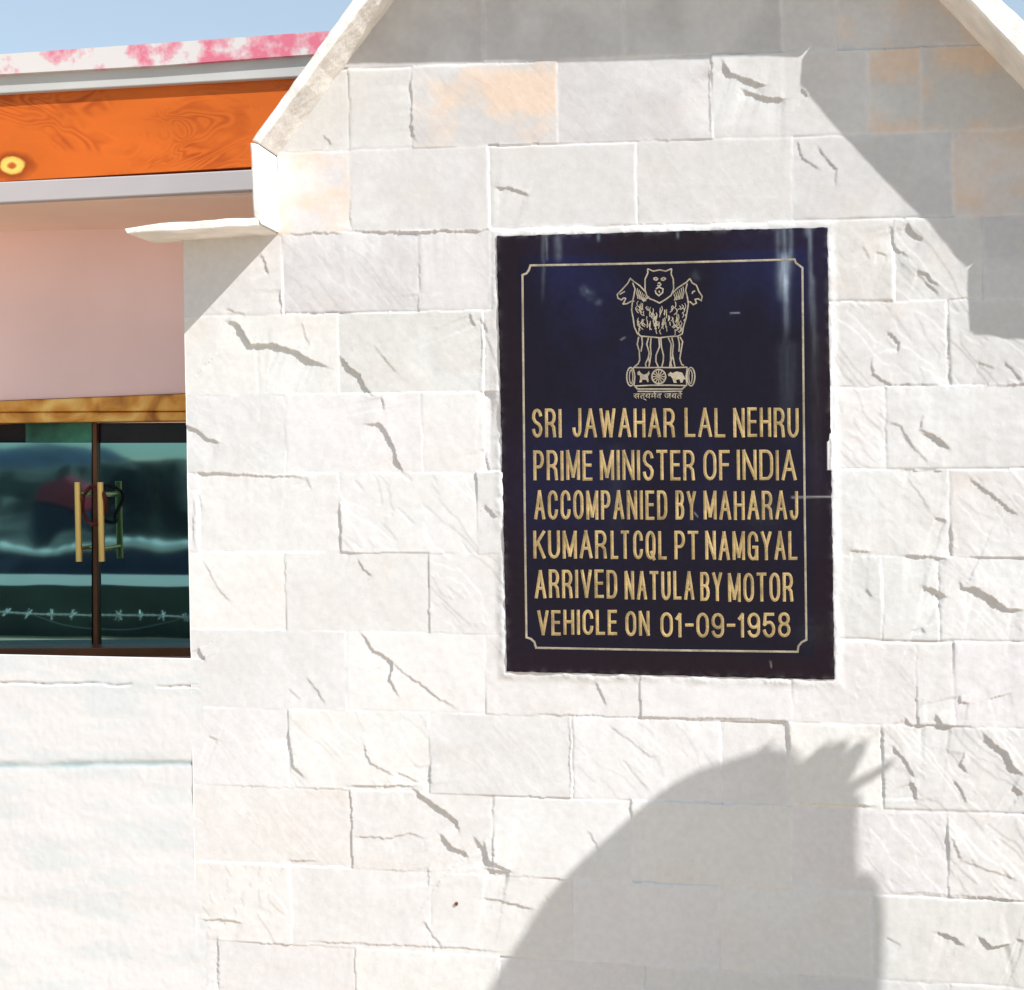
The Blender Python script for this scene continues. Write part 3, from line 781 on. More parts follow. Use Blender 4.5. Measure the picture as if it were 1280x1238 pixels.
# peeling red paint on the roof edge
m, nt, b = new_mat('peeling_red_paint')
tcn = nt.nodes.new('ShaderNodeTexCoord')
n1 = nt.nodes.new('ShaderNodeTexNoise'); n1.inputs['Scale'].default_value = 15; n1.inputs['Detail'].default_value = 9; n1.inputs['Roughness'].default_value = .62
sx = nt.nodes.new('ShaderNodeSeparateXYZ'); gr = nt.nodes.new('ShaderNodeMapRange')
gr.inputs['From Min'].default_value = -2.0; gr.inputs['From Max'].default_value = -.75; gr.inputs['To Min'].default_value = -.22; gr.inputs['To Max'].default_value = .10
ad = nt.nodes.new('ShaderNodeMath'); ad.operation = 'ADD'
rp = nt.nodes.new('ShaderNodeValToRGB'); e0 = rp.color_ramp.elements
e0[0].position = .44; e0[0].color = (.60, .575, .56, 1); e0[1].position = .60; e0[1].color = (.60, .15, .22, 1)
x2 = rp.color_ramp.elements.new(.51); x2.color = (.60, .33, .37, 1)
nt.links.new(tcn.outputs['Object'], n1.inputs['Vector']); nt.links.new(tcn.outputs['Object'], sx.inputs[0]); nt.links.new(sx.outputs['X'], gr.inputs['Value'])
nt.links.new(n1.outputs['Fac'], ad.inputs[0]); nt.links.new(gr.outputs['Result'], ad.inputs[1]); nt.links.new(ad.outputs[0], rp.inputs['Fac'])
nt.links.new(rp.outputs['Color'], b.inputs['Base Color']); b.inputs['Roughness'].default_value = .8
M_peel = m
Yply0 = .412
# varnished plywood with flame figure
m, nt, b = new_mat('varnished_plywood')
tcn = nt.nodes.new('ShaderNodeTexCoord'); mp = nt.nodes.new('ShaderNodeMapping'); mp.inputs['Scale'].default_value = (1.1, 1, 2.6)
nz1 = nt.nodes.new('ShaderNodeTexNoise'); nz1.inputs['Scale'].default_value = 3.2; nz1.inputs['Detail'].default_value = 2.2; nz1.inputs['Distortion'].default_value = 1.3
mu = nt.nodes.new('ShaderNodeMath'); mu.operation = 'MULTIPLY'; mu.inputs[1].default_value = 110
si = nt.nodes.new('ShaderNodeMath'); si.operation = 'SINE'
nz2 = nt.nodes.new('ShaderNodeTexNoise'); nz2.inputs['Scale'].default_value = 4.5; nz2.inputs['Detail'].default_value = 4
mk = nt.nodes.new('ShaderNodeMapRange'); mk.inputs['From Min'].default_value = .47; mk.inputs['From Max'].default_value = .64; mk.inputs['To Min'].default_value = 0.02; mk.inputs['To Max'].default_value = .62
mm_ = nt.nodes.new('ShaderNodeMath'); mm_.operation = 'MULTIPLY'
rp = nt.nodes.new('ShaderNodeMapRange'); rp.inputs['From Min'].default_value = -.5; rp.inputs['From Max'].default_value = .5; rp.inputs['To Min'].default_value = .0; rp.inputs['To Max'].default_value = 1
mxc = nt.nodes.new('ShaderNodeMix'); mxc.data_type = 'RGBA'
mxc.inputs[6].default_value = (.60, .130, .018, 1); mxc.inputs[7].default_value = (.30, .042, .008, 1)
nz3 = nt.nodes.new('ShaderNodeTexNoise'); nz3.inputs['Scale'].default_value = 2.5; nz3.inputs['Detail'].default_value = 5
mr3 = nt.nodes.new('ShaderNodeMapRange'); mr3.inputs['To Min'].default_value = .65; mr3.inputs['To Max'].default_value = 1.3
vm = nt.nodes.new('ShaderNodeVectorMath'); vm.operation = 'MULTIPLY'
L_ = nt.links.new
L_(tcn.outputs['Object'], mp.inputs['Vector'])
for q_ in (nz1, nz2, nz3): L_(mp.outputs['Vector'], q_.inputs['Vector'])
L_(nz1.outputs['Fac'], mu.inputs[0]); L_(mu.outputs[0], si.inputs[0]); L_(nz2.outputs['Fac'], mk.inputs['Value'])
ab = nt.nodes.new('ShaderNodeMath'); ab.operation = 'MULTIPLY_ADD'; ab.inputs[1].default_value = .5; ab.inputs[2].default_value = .5
L_(si.outputs[0], ab.inputs[0]); L_(ab.outputs[0], mm_.inputs[0]); L_(mk.outputs['Result'], mm_.inputs[1]); L_(mm_.outputs[0], mxc.inputs[0])
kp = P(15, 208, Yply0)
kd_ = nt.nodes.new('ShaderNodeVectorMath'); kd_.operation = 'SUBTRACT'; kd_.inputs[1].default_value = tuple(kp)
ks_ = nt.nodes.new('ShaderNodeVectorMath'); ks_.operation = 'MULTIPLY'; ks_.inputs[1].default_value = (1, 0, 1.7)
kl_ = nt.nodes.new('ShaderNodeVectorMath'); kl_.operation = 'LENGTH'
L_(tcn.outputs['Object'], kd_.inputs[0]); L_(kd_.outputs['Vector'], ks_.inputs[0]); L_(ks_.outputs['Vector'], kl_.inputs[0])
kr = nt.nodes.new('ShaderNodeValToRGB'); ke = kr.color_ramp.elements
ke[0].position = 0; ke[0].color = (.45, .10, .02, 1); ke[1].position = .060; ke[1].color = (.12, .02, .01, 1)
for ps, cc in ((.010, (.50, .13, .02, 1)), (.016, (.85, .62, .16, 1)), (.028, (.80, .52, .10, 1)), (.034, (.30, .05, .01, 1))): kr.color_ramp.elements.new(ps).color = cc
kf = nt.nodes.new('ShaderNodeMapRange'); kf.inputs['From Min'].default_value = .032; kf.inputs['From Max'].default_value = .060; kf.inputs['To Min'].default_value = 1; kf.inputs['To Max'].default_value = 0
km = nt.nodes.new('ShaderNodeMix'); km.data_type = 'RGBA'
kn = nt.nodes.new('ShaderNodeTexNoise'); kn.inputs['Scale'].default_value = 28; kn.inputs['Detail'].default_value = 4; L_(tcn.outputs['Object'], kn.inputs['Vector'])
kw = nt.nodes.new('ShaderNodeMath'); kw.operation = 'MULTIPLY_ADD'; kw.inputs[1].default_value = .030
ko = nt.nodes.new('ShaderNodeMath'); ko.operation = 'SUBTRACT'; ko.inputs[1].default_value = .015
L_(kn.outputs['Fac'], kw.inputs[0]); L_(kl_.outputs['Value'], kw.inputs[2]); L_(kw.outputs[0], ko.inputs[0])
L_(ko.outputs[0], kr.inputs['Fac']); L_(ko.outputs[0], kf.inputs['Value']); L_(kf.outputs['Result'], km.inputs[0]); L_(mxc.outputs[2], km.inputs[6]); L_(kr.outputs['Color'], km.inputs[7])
L_(nz3.outputs['Fac'], mr3.inputs['Value']); L_(km.outputs[2], vm.inputs[0]); L_(mr3.outputs['Result'], vm.inputs[1]); L_(vm.outputs['Vector'], b.inputs['Base Color'])
b.inputs['Roughness'].default_value = .45; b.inputs['Specular IOR Level'].default_value = .15
M_ply = m
M_trim = simple('grey_painted_board', (.47, .475, .46), .7, var=.08, vscale=6)
M_trim2 = simple('white_painted_board', (.42, .395, .40), .7, var=.06, vscale=6)
M_pinkwall = simple('pinkish_plaster', (.90, .685, .665), .85, var=.06, vscale=3, bump=.1)
M_roof = simple('roof_slab', (.5, .49, .48), .9, var=.1)
M_bronze = simple('bronze_frame', (.74, .36, .08), .3, .2, bump=.6, bscale=7, var=.5, vscale=9)
for n_ in M_bronze.node_tree.nodes:
    if n_.type == 'VALTORGB':
        n_.color_ramp.elements[0].color = (.30, .09, .02, 1); n_.color_ramp.elements[1].color = (.92, .60, .18, 1)
        x_ = n_.color_ramp.elements.new(.5); x_.color = (.72, .33, .06, 1)
    if n_.type == 'TEX_NOISE' and abs(n_.inputs['Scale'].default_value - 9) < .1: n_.inputs['Distortion'].default_value = 1.5
M_brown = simple('brown_stile', (.13, .055, .025), .4, .3, var=.2)
M_brass = simple('brass', (.78, .55, .20), .3, .8, var=.08)
M_dark = simple('dark_interior', (.02, .02, .025), .8)

Yroof, Ytrim, Yply, Ystr, Ywall = .385, .397, .412, .402, .80
roof = panel('roof', [(-700, 128), (-700, 108), (0, 68), (300, 47), (560, 28), (560, 50), (415, 66), (200, 82), (0, 93)], Yroof, 4.5, M_peel)
panel('trim_board', [(-700, 131), (0, 93.5), (200, 82.6), (560, 55), (560, 84), (405, 94), (0, 117), (-700, 158)], Ytrim, .7, M_trim, .002)
panel('fascia_panel', [(-700, 160), (0, 118), (560, 84.5), (560, 194), (0, 227), (-700, 268)], Yply, .7, M_ply)
panel('moulding', [(-700, 269), (0, 227.5), (200, 218), (560, 199), (560, 226), (316, 238), (0, 254), (-700, 292)], Ystr, .425, M_trim2, .003)
bz = P(0, 252, Ystr).z
# soffit and wall under it
link_mesh('soffit', *box(-3.4, -.35, Yply + .01, 4.2, bz - .001, bz + .05), simple('tan_soffit', (.88, .66, .56), .85, var=.06, vscale=3), bld)
panel('wall', [(-900, 240), (560, 240), (560, 485), (228, 492), (0, 501), (-900, 536)], Ywall, 1.2, M_pinkwall)
panel('lower_wall', [(-900, 826), (560, 818), (560, 1260), (-900, 1260)], Ywall + .05, 1.2, M_pinkwall)
# raised floor between the parapet and the doors
terr = link_mesh('terrace_floor', *box(-3.4, XL + .0, .083, .79, .35, .62), M_ground); tag(terr, kind='structure')
# lintel of bronze sections
dr = None
def dpanel(name, pix, y0, y1, mat, bev=0, par_=None):
    vs, fs = px_prism(pix, y0, y1); o = link_mesh(name, vs, fs, mat, bld)
    if bev: bevel(o, bev)
    return o
frame = dpanel('door_frame', [(-900, 537), (0, 501.5), (228, 492.5), (560, 485.5), (560, 506), (228, 514), (0, 515), (-900, 556)], .785, 1.0, M_bronze, .004)
lower_rail = dpanel('frame_rail', [(-900, 557), (0, 515.6), (228, 514.6), (560, 506.5), (560, 522), (238, 526), (0, 529), (-900, 572)], .797, 1.0, M_bronze, .003)
bottom = dpanel('door_sill', [(-900, 822), (0, 811), (560, 808), (560, 817.5), (0, 822), (-900, 826)], .775, 1.05, M_brown, .002)
for o in (lower_rail, bottom): o.parent = frame; o.matrix_parent_inverse = Matrix()
YD = .86
# coated glass
m, nt, b = new_mat('coated_dark_glass')
nt.nodes.remove(b); out = nt.nodes['Material Output']
gl = nt.nodes.new('ShaderNodeBsdfGlossy'); gl.inputs['Color'].default_value = (.19, .41, .41, 1); gl.inputs['Roughness'].default_value = .035
df = nt.nodes.new('ShaderNodeBsdfDiffuse'); df.inputs['Color'].default_value = (.006, .012, .016, 1)
ads = nt.nodes.new('ShaderNodeAddShader')
tcn = nt.nodes.new('ShaderNodeTexCoord'); nn = nt.nodes.new('ShaderNodeTexNoise'); nn.inputs['Scale'].default_value = 5; nn.inputs['Detail'].default_value = 1
bp = nt.nodes.new('ShaderNodeBump'); bp.inputs['Strength'].default_value = .03; bp.inputs['Distance'].default_value = .02
nt.links.new(tcn.outputs['Object'], nn.inputs['Vector']); nt.links.new(nn.outputs['Fac'], bp.inputs['Height']); nt.links.new(bp.outputs['Normal'], gl.inputs['Normal'])
nt.links.new(gl.outputs[0], ads.inputs[0]); nt.links.new(df.outputs[0], ads.inputs[1]); nt.links.new(ads.outputs[0], out.inputs['Surface'])
M_glass = m
M_refl_green = simple('green_reflection_paint', (.03, .15, .095), .25, 0, var=.75, vscale=11)  # reflected green and dark patches put into colour, no real transom
M_refl_dark = simple('dark_reflection_paint', (.010, .008, .012), .22, 0, var=.9, vscale=7)
def leaf(u0, u1, tilt, refl_mat, inset):
    d = link_mesh('door', *px_prism([(u0, 529), (u1, 528), (u1, 810), (u0, 811)], YD + .02, YD + .05), M_dark, bld)
    g = link_mesh('glass_pane', *px_prism([(u0 + 1, 554), (u1 - 1, 553.5), (u1 - 1, 809), (u0 + 1, 810)], YD, YD + .006), M_glass)
    c = sum((Vector(v.co) for v in g.data.vertices), Vector()) / 8
    g.data.transform(Matrix.Translation(c) @ Matrix.Rotation(tilt, 4, 'X') @ Matrix.Translation(-c))
    t = link_mesh('reflection_band', *px_prism([(u0 + inset, 529.5), (u1 - 1, 528.5), (u1 - 1, 553), (u0 + inset, 553.5)], YD + .002, YD + .012), refl_mat)  # added strip carrying the painted reflection above the mirror pane
    for o in (g, t):
        o.parent = d; o.matrix_parent_inverse = Matrix()
    return d
leaf(-900, -242, 0.0, M_refl_dark, 0)
dl_ = leaf(-240, 0.5 + 115, 0.0, M_refl_green, 272)
dr_ = leaf(120.8, 420, 0.0021, M_refl_dark, 0)
st_ = link_mesh('meeting_stile', *px_prism([(115.8, 529), (120.6, 529), (121.8, 812), (117, 812)], YD - .012, YD + .03), M_brown); st_.parent = dr_; st_.matrix_parent_inverse = Matrix()
for u_, dd in ((97, dl_), (125.5, dr_)):
    p0, p1 = P(u_, 603, YD - .055), P(u_ + 2, 702, YD - .055)
    parts = [tube([p0, p1], .0082, 12)]
    for f in (.16, .84):
        q0 = p0.lerp(p1, f); parts.append(tube([q0, q0 + Vector((0, .058, 0))], .006, 10))
    h_ = link_mesh('door_handle', *merge(parts), M_brass); h_.parent = dd; h_.matrix_parent_inverse = Matrix()
# knot of cloth round the handles
ring_pts = []
for k in range(40):
    w = 2 * math.pi * k / 39 * 1.0
    q0 = P(118 + 15 * math.cos(w), 632 + 24 * math.sin(w), YD - .045 + .012 * math.sin(3 * w)); ring_pts.append(q0)
ch = link_mesh('red_cord', *tube(ring_pts, .005, 8), simple('dark_red_cord', (.12, .02, .018), .7, var=.3)); 
ch.location = (0, 0, 0); tag(ch, 'dark red cord looped round the two brass door handles', 'cord')

# ================================================================== WHAT THE DOORS LOOK OUT ON (behind the camera)
def M2(u, v, yr):
    """place at depth yr that shows at (u, v) in the glass"""
    p = P(u, v, 2 * YD - yr); return Vector((p.x, yr, p.z))
M_white = simple('whitewash', (.6, .59, .57), .85, var=.05, bump=.2)
M_blueg = simple('blue_shaded_masonry', (.02, .025, .06), .9, var=.25, vscale=5, bump=.3)  # sky-lit shade of the wall's face put into this dark blue
def roadside(name, label, yr, vtop, depth, mat, x0, x1):
    zt = M2(120, vtop, yr).z
    e_ = empty(name, ((x0 + x1) / 2, yr - depth / 2, 0)); tag(e_, label, 'wall', kind='thing')
    link_mesh('wall_body', *box(x0, x1, yr - depth, yr, 0, zt - .03), mat, e_)
    n = 160; V_, F_ = [], []
    for i in range(n + 1):
        x = x0 + (x1 - x0) * i / n; j = random.uniform(-.016, .016) + .02 * math.sin(i * .23); k = random.uniform(-.02, .02)
        V_ += [(x, yr + .02 + k, zt - .045 + j * .4), (x, yr + .02 + k, zt + j), (x, yr - depth - .02, zt + .02 + j), (x, yr - depth - .02, zt - .03)]
    for i in range(n):
        for a_ in range(4):
            F_.append([i * 4 + a_, i * 4 + (a_ + 1) % 4, i * 4 + 4 + (a_ + 1) % 4, i * 4 + 4 + a_])
    F_ += [[0, 3, 2, 1], [n * 4, n * 4 + 1, n * 4 + 2, n * 4 + 3]]
    link_mesh('wall_cap', V_, F_, M_white, e_, True)
roadside('terrace_wall', 'low terrace wall coloured dark blue for its shade, with thin white top mirrored in the glass doors', -7.6, 684, .16, M_blueg, -13, -2)
# stony slope beyond
n = 90
tx_ = np.linspace(0, 1, 420); ty_ = np.linspace(0, 1, 190)
sxv, syv = np.meshgrid(6 - 76 * tx_ ** 1.7, ty_ ** 2 * 60 + 8.6)
szv = .25 + (syv - 8.6) * .004 + (fbm(sxv / 3, syv / 3, 301, 5) - .5) * np.clip((syv - 8) * .05, .2, 1.0) * .45
for k in range(150):
    ry = 9 + 26 * random.random() ** 1.6; rx = -random.uniform(1.0, 3.2) - (ry - 9) * random.uniform(.25, .75) - 2.4
    w_ = random.uniform(.12, .38) * (1 + (ry - 9) * .05); hh_ = w_ * random.uniform(.7, 1.3)
    dd_ = np.maximum(np.abs(sxv - rx + (fbm(sxv * 2, syv * 2, 331, 2) - .5) * .4) / w_, np.abs(syv - ry) / (w_ * 1.3))
    szv = szv + hh_ * np.clip((1 - dd_) * 3, 0, 1)
szv = np.minimum(szv, 1.2 - .011 * (syv + 4) + (fbm(sxv / 9, syv / 30, 311, 3) - .5) * .012 * syv)
sid_ = np.arange(szv.size).reshape(szv.shape)
m, nt, b = new_mat('rock_and_old_snow'); tcn = nt.nodes.new('ShaderNodeTexCoord'); nn = nt.nodes.new('ShaderNodeTexNoise'); nn.inputs['Scale'].default_value = .9; nn.inputs['Detail'].default_value = 12; nn.inputs['Roughness'].default_value = .68; nn.inputs['Distortion'].default_value = .4
rp = nt.nodes.new('ShaderNodeValToRGB'); rp.color_ramp.elements[0].position = .45; rp.color_ramp.elements[0].color = (.008, .006, .007, 1); rp.color_ramp.elements[1].position = .56; rp.color_ramp.elements[1].color = (.085, .08, .066, 1)
nt.links.new(tcn.outputs['Object'], nn.inputs['Vector']); nt.links.new(nn.outputs['Fac'], rp.inputs['Fac']); nt.links.new(rp.outputs['Color'], b.inputs['Base Color']); b.inputs['Roughness'].default_value = .9
hill = link_mesh('hillside', np.stack([sxv.ravel(), -syv.ravel(), szv.ravel()], 1), np.stack([sid_[:-1, :-1], sid_[1:, :-1], sid_[1:, 1:], sid_[:-1, 1:]], -1).reshape(-1, 4).tolist(), m)
tag(hill, kind='structure')
# dark blue mountain shoulder farther off
q0, q1 = M2(-500, 560, -75), M2(66, 560, -75)
ridge_v = []; nR = 60
for i in range(nR + 1):
    x = q0.x + (q1.x - q0.x) * i / nR
    top = 1.2 + .35 + 1.1 * (vnoise(np.array([i * .31]), np.array([3.3]), 321)[0] - .5) + .5 * (vnoise(np.array([i * 1.1]), np.array([8.3]), 322)[0] - .5) - max(0, i - nR + 4) * .45
    for k in range(7): ridge_v.append((x, -75 - k * 6 + 12, -2 + (top + 2) * math.sin(math.pi * (k + .0) / 6) ** .8 + .25 * (vnoise(np.array([i * .7]), np.array([k * 1.3]), 325)[0] - .5)))
rf = [[i * 7 + k, i * 7 + 7 + k, i * 7 + 8 + k, i * 7 + k + 1] for i in range(nR) for k in range(6)]
mtn = link_mesh('mountain', ridge_v, rf, simple('blue_grey_rock', (.02, .03, .065), .9, var=.5, vscale=.5)); tag(mtn, kind='structure')
# red and navy tarpaulin over a heap
tp = empty('tarpaulin_heap', M2(75, 690, -8.4)); tag(tp, 'heap under red and navy tarpaulin mirrored in the left glass door', 'tarpaulin')
def lump(name, pix, yr, depth, mat, seed):
    pts_ = [M2(u, v, yr) for u, v in pix]
    o = link_mesh(name, *prism([(p.x, p.z) for p in pts_], yr - depth, yr), mat, tp); bevel(o, .03, 3); return o
lump('navy_sheet', [(36, 690), (38, 628), (60, 630), (104, 640), (106, 660), (60, 664)], -8.4, .22, simple('navy_tarp', (.008, .012, .035), .6, var=.3), 1)
lump('red_sheet', [(40, 626), (50, 605), (78, 598), (104, 606), (105, 638), (80, 632), (58, 628)], -8.36, .24, simple('red_tarp', (.22, .015, .035), .6, var=.3), 2)
# barbed wire on posts
YW = .22
bw = empty('barbed_wire_fence', M2(120, 790, YW)); tag(bw, 'strand of barbed wire behind the parapet, mirrored low in the dark glass doors', 'barbed wire')
M_wire = simple('galvanised_wire', (.75, .75, .76), .45, .3)
a0, a1 = M2(-300, 752, YW), M2(246, 772.5, YW)
parts = []
N_ = 120
def wp(t): return a0.lerp(a1, t) + Vector((0, 0, -.006 * 4 * t * (1 - t) + .001 * math.sin(37 * t)))
for ph in (0, math.pi):
    parts.append(tube([wp(i / N_) + Vector((0, math.cos(i * 1.9 + ph), math.sin(i * 1.9 + ph))) * .0019 for i in range(N_ + 1)], .0017, 5))
nbarb = 20
for i in range(nbarb):
    t = (i + .5) / nbarb + random.uniform(-.003, .003); c_ = wp(t)
    for k in range(3):
        w = random.uniform(0, 6.3); d_ = Vector((random.uniform(-.5, .5), math.cos(w), math.sin(w))).normalized() * .017
        parts.append(tube([c_ - d_ + Vector((.0025 * k, 0, 0)), c_ + d_ + Vector((.0025 * k, 0, 0))], .0016, 5))
    parts.append(tube([c_ + Vector((-.007, 0, 0)), c_ + Vector((.007, 0, 0))], .0045, 6))
link_mesh('barbed_strand', *merge(parts), M_wire, bw)
s0, s1 = M2(40, 768, YW), M2(235, 772, YW)
link_mesh('slack_wire', *tube([s0.lerp(s1, i / 30) + Vector((0, 0, -.045 * 4 * (i / 30) * (1 - i / 30))) for i in range(31)], .0011, 5), simple('dull_wire', (.22, .24, .25), .5, .3), bw)
for e_ in (a0, a1):
    link_mesh('fence_post', *tube([(e_.x, e_.y - .02, .61), (e_.x, e_.y - .02, e_.z + .03)], .016, 10), M_brown, bw)

# ================================================================== PERSON beside the wall, whose shadow falls under the plaque
fw = Vector((1.0, SR, 0)).normalized()              # faces square to the sun's bearing
sd_ = Vector((fw.y, -fw.x, 0))                      # their right hand side, towards the sun
ref = P(1090, 905, 0); kd = .475
ref = Vector((ref.x + SR * kd, -kd, ref.z + SR * kd))   # front of the hood, level with the brow
def B(f, r, dz):                                    # forward, sideways, up from that point
    return ref + fw * f + sd_ * r + Vector((0, 0, dz))
G0 = -ref.z
def skin(name, nodes, edges, mat, parent=None, sub=2):
    me = bpy.data.meshes.new(name)
    me.from_pydata([tuple(B(*n_[:3])) for n_ in nodes], edges, []); me.update()
    o = bpy.data.objects.new(name, me); col.objects.link(o)
    md = o.modifiers.new('skin', 'SKIN'); md.use_smooth_shade = True
    sv = me.skin_vertices[0].data
    for i, n_ in enumerate(nodes): sv[i].radius = (n_[3], n_[4] if len(n_) > 4 else n_[3]); sv[i].use_root = (i == 0)
    sb = o.modifiers.new('sub', 'SUBSURF'); sb.levels = sub; sb.render_levels = sub
    me.materials.append(mat)
    if parent: o.parent = parent; o.matrix_parent_inverse = Matrix.Translation(-parent.location)
    return o
M_skin = simple('skin', (.42, .23, .15), .55, var=.06)
M_jacket = simple('padded_jacket', (.05, .07, .13), .7, bump=.4, bscale=25, var=.15)
M_trous = simple('trousers', (.06, .055, .05), .85, bump=.3, bscale=80)
M_hair = simple('hair', (.03, .02, .015), .7)
M_shoe = simple('shoe_leather', (.04, .03, .025), .5)
Cx = -.195
gz = G0
nodes = [(Cx, 0, -.78, .085), (Cx, 0, -.5, .09), (Cx + .0, 0, -.33, .09), (Cx, 0, -.2, .045), (Cx + .02, 0, -.13, .06), (Cx + .025, 0, -.05, .078), (Cx + .01, 0, .02, .07)]
edges = [(i, i + 1) for i in range(6)]
for s in (-1, 1):
    b0 = len(nodes)
    if s > 0:                                   # this hand is lifted before the face, fingers spread
        nodes += [(Cx, .17, -.31, .05), (-.055, .13, -.52, .042), (-.045, .02, -.22, .036), (-.030, .0, -.160, .046, .030), (-.046, 0, -.085, .052, .022)]
        edges += [(2, b0)] + [(b0 + i, b0 + i + 1) for i in range(4)]
        for bx, bz, mx_, mz_, tx, tz_ in ((-.088, -.05, -.075, .005, -.062, .026), (-.068, -.05, -.055, .004, -.040, .024), (-.050, -.055, -.038, -.006, -.026, .006), (-.034, -.07, -.022, -.038, -.010, -.016), (-.026, -.085, -.006, -.093, .016, -.094)):
            f0 = len(nodes)
            rf_ = .008 if tz_ < -.05 else .0145
            nodes += [(bx, 0, bz, rf_ * 1.05), (mx_, 0, mz_, rf_), (tx, .004, tz_, rf_ * .85)]
            edges += [(b0 + 4, f0), (f0, f0 + 1), (f0 + 1, f0 + 2)]
        f0 = len(nodes)
        nodes += [(-.065, -.02, -.13, .012), (-.068, -.05, -.10, .011), (-.066, -.065, -.075, .009)]
        edges += [(b0 + 3, f0), (f0, f0 + 1), (f0 + 1, f0 + 2)]
        b0 = len(nodes)
        nodes += [(Cx, s * .10, -.88, .085), (Cx + .01, s * .11, gz + .50, .058), (Cx - .01, s * .11, gz + .10, .04), (Cx + .06, s * .115, gz + .05, .038), (Cx + .13, s * .12, gz + .04, .032)]
        edges += [(0, b0)] + [(b0 + i, b0 + i + 1) for i in range(4)]
        continue
    nodes += [(Cx, s * .17, -.31, .05), (Cx - .02, s * .24, -.58, .042), (Cx + .05, s * .25, -.82, .030), (Cx + .065, s * .25, -.87, .026, .036), (Cx + .08, s * .25, -.93, .018, .036)]
    edges += [(2, b0)] + [(b0 + i, b0 + i + 1) for i in range(4)]
    for k, (o_, ln_) in enumerate(((-.03, .062), (-.01, .075), (.01, .07), (.028, .055))):
        f0 = len(nodes)
        nodes += [(Cx + .085 + o_, s * .25, -.955, .009), (Cx + .09 + o_, s * .245, -.955 - ln_ * .5, .008), (Cx + .085 + o_, s * .235, -.955 - ln_, .007)]
        edges += [(b0 + 4, f0), (f0, f0 + 1), (f0 + 1, f0 + 2)]
    f0 = len(nodes)
    nodes += [(Cx + .11, s * .24, -.90, .010), (Cx + .135, s * .225, -.935, .009), (Cx + .14, s * .215, -.965, .008)]
    edges += [(b0 + 3, f0), (f0, f0 + 1), (f0 + 1, f0 + 2)]
    b0 = len(nodes)
    nodes += [(Cx, s * .10, -.88, .085), (Cx + .01, s * .11, gz + .50, .058), (Cx - .01, s * .11, gz + .10, .04), (Cx + .06, s * .115, gz + .05, .038), (Cx + .13, s * .12, gz + .04, .032)]
    edges += [(0, b0)] + [(b0 + i, b0 + i + 1) for i in range(4)]
body = skin('person', nodes, edges, M_skin)
tag(body, 'person in dark hooded jacket with one hand raised, shadow falling below the plaque', 'person')
nodes = [(Cx, 0, -1.02, .19, .20), (Cx, 0, -.86, .17, .185), (Cx, 0, -.6, .15, .17), (Cx, 0, -.4, .14, .17), (Cx - .02, 0, -.28, .11, .12), (Cx - .02, 0, -.22, .09)]
edges = [(0, 1), (1, 2), (2, 3), (3, 4), (4, 5)]
for s in (-1, 1):
    b0 = len(nodes)
    if s > 0: nodes += [(Cx, .20, -.33, .082), (-.06, .14, -.53, .070), (-.052, .05, -.30, .066), (-.044, .02, -.215, .054)]
    else: nodes += [(Cx, s * .20, -.33, .082), (Cx - .02, s * .25, -.58, .068), (Cx + .045, s * .255, -.81, .055), (Cx + .055, s * .255, -.85, .045)]
    edges += [(3, b0), (b0, b0 + 1), (b0 + 1, b0 + 2), (b0 + 2, b0 + 3)]
skin('jacket', nodes, edges, M_jacket, body)
nodes = [(Cx, 0, -.74, .12, .13), (Cx, 0, -.86, .13, .15)]; edges = [(0, 1)]
for s in (-1, 1):
    b0 = len(nodes)
    nodes += [(Cx, s * .10, -.93, .10), (Cx + .01, s * .11, gz + .5, .075), (Cx - .005, s * .11, gz + .12, .065), (Cx - .0, s * .11, gz + .07, .062)]
    edges += [(1, b0), (b0, b0 + 1), (b0 + 1, b0 + 2), (b0 + 2, b0 + 3)]
skin('trousers', nodes, edges, M_trous, body)
for s in (-1, 1):
    skin('shoe', [(Cx - .03, s * .11, gz + .05, .045), (Cx + .05, s * .115, gz + .045, .048), (Cx + .15, s * .12, gz + .036, .036)], [(0, 1), (1, 2)], M_shoe, body)
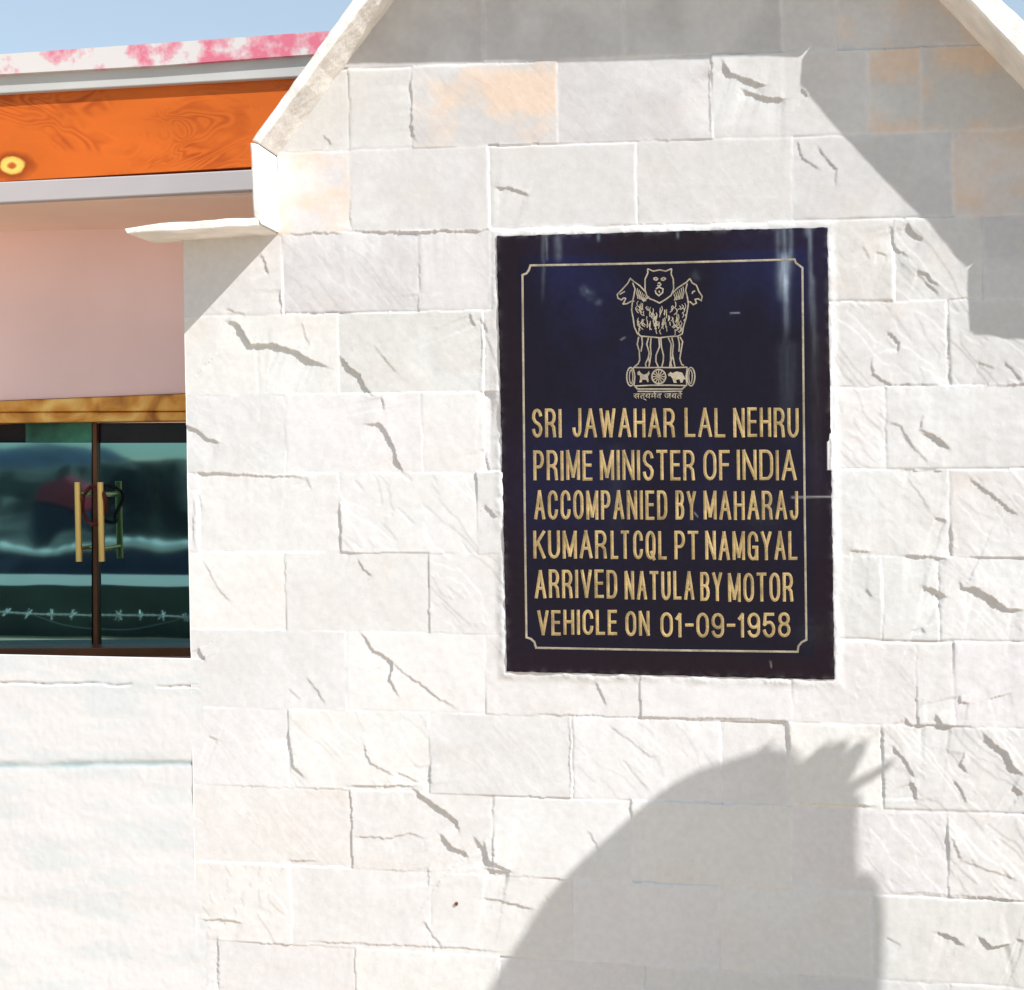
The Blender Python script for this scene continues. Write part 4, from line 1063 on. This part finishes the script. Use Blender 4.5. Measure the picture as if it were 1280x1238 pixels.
# hood: padded shell open at the face, with ruffled trim
HV, HF = [], []
na, nb_ = 28, 20
hc = (-.195, 0, -.03)
for j in range(nb_ + 1):
    th = math.radians(24 + (180 - 24) * j / nb_)         # from the face opening round to the back
    for i in range(na):
        ph = 2 * math.pi * i / na
        r_ = 1 + .025 * math.sin(5 * ph + j * .4) + .02 * math.sin(j * 1.1)
        f_ = math.cos(th) * .130 * r_; rad = math.sin(th) * r_
        HV.append(tuple(B(hc[0] + f_, rad * .118 * math.cos(ph), hc[2] + rad * .130 * math.sin(ph) - (.03 if math.sin(ph) < -.3 else 0))))
for j in range(nb_):
    for i in range(na):
        HF.append([j * na + i, j * na + (i + 1) % na, (j + 1) * na + (i + 1) % na, (j + 1) * na + i])
hood = link_mesh('hood', HV, HF, M_jacket, body, True)
sd2 = hood.modifiers.new('thick', 'SOLIDIFY'); sd2.thickness = .02; sd2.offset = 0
parts = []
for k in range(300):
    ph = random.uniform(0, 2 * math.pi)
    a_ = Vector(B(hc[0] + .088, .085 * math.cos(ph), hc[2] + .092 * math.sin(ph)))
    d_ = fw * random.uniform(.008, .02) + sd_ * math.cos(ph) * random.uniform(0, .02) + Vector((0, 0, math.sin(ph) * random.uniform(0, .012)))
    parts.append(tube([a_, a_ + d_ * .5, a_ + d_ + Vector((0, 0, -.008))], random.uniform(.002, .0045), 5))
link_mesh('hood_trim', *merge(parts), simple('fur_trim', (.25, .19, .13), .9), body)
# face
def blob(name, c, r, mat, n=14):
    V_, F_ = [], []
    for j in range(n + 1):
        th = math.pi * j / n
        for i in range(n * 2):
            ph = math.pi * i / n
            V_.append(tuple(B(c[0] + r[0] * math.sin(th) * math.cos(ph), c[1] + r[1] * math.sin(th) * math.sin(ph), c[2] + r[2] * math.cos(th))))
    for j in range(n):
        for i in range(2 * n): F_.append([j * 2 * n + i, (j + 1) * 2 * n + i, (j + 1) * 2 * n + (i + 1) % (2 * n), j * 2 * n + (i + 1) % (2 * n)])
    return link_mesh(name, V_, F_, mat, body, True)
M_eye = simple('eye_white', (.7, .68, .65), .3); M_lip = simple('lip', (.35, .13, .10), .5)
blob('shadow_fill', (Cx + .075, 0, -.215), (.085, .085, .075), simple('shadow_fill_grey', (.12, .12, .13), .9, bump=.4))  # added lump under the chin, closes a gap in the cast shadow
blob('nose', (Cx + .115, 0, -.085), (.022, .015, .026), M_skin)
blob('mouth', (Cx + .088, 0, -.128), (.012, .024, .007), M_lip)
for s in (-1, 1):
    ey = blob('eye', (Cx + .088, s * .032, -.052), (.012, .014, .009), M_eye)
    blob('eyebrow', (Cx + .093, s * .034, -.032), (.008, .02, .004), M_hair)
    blob('ear', (Cx + .01, s * .082, -.07), (.018, .01, .03), M_skin)
blob('hair', (Cx + .0, 0, .005), (.098, .09, .085), M_hair)
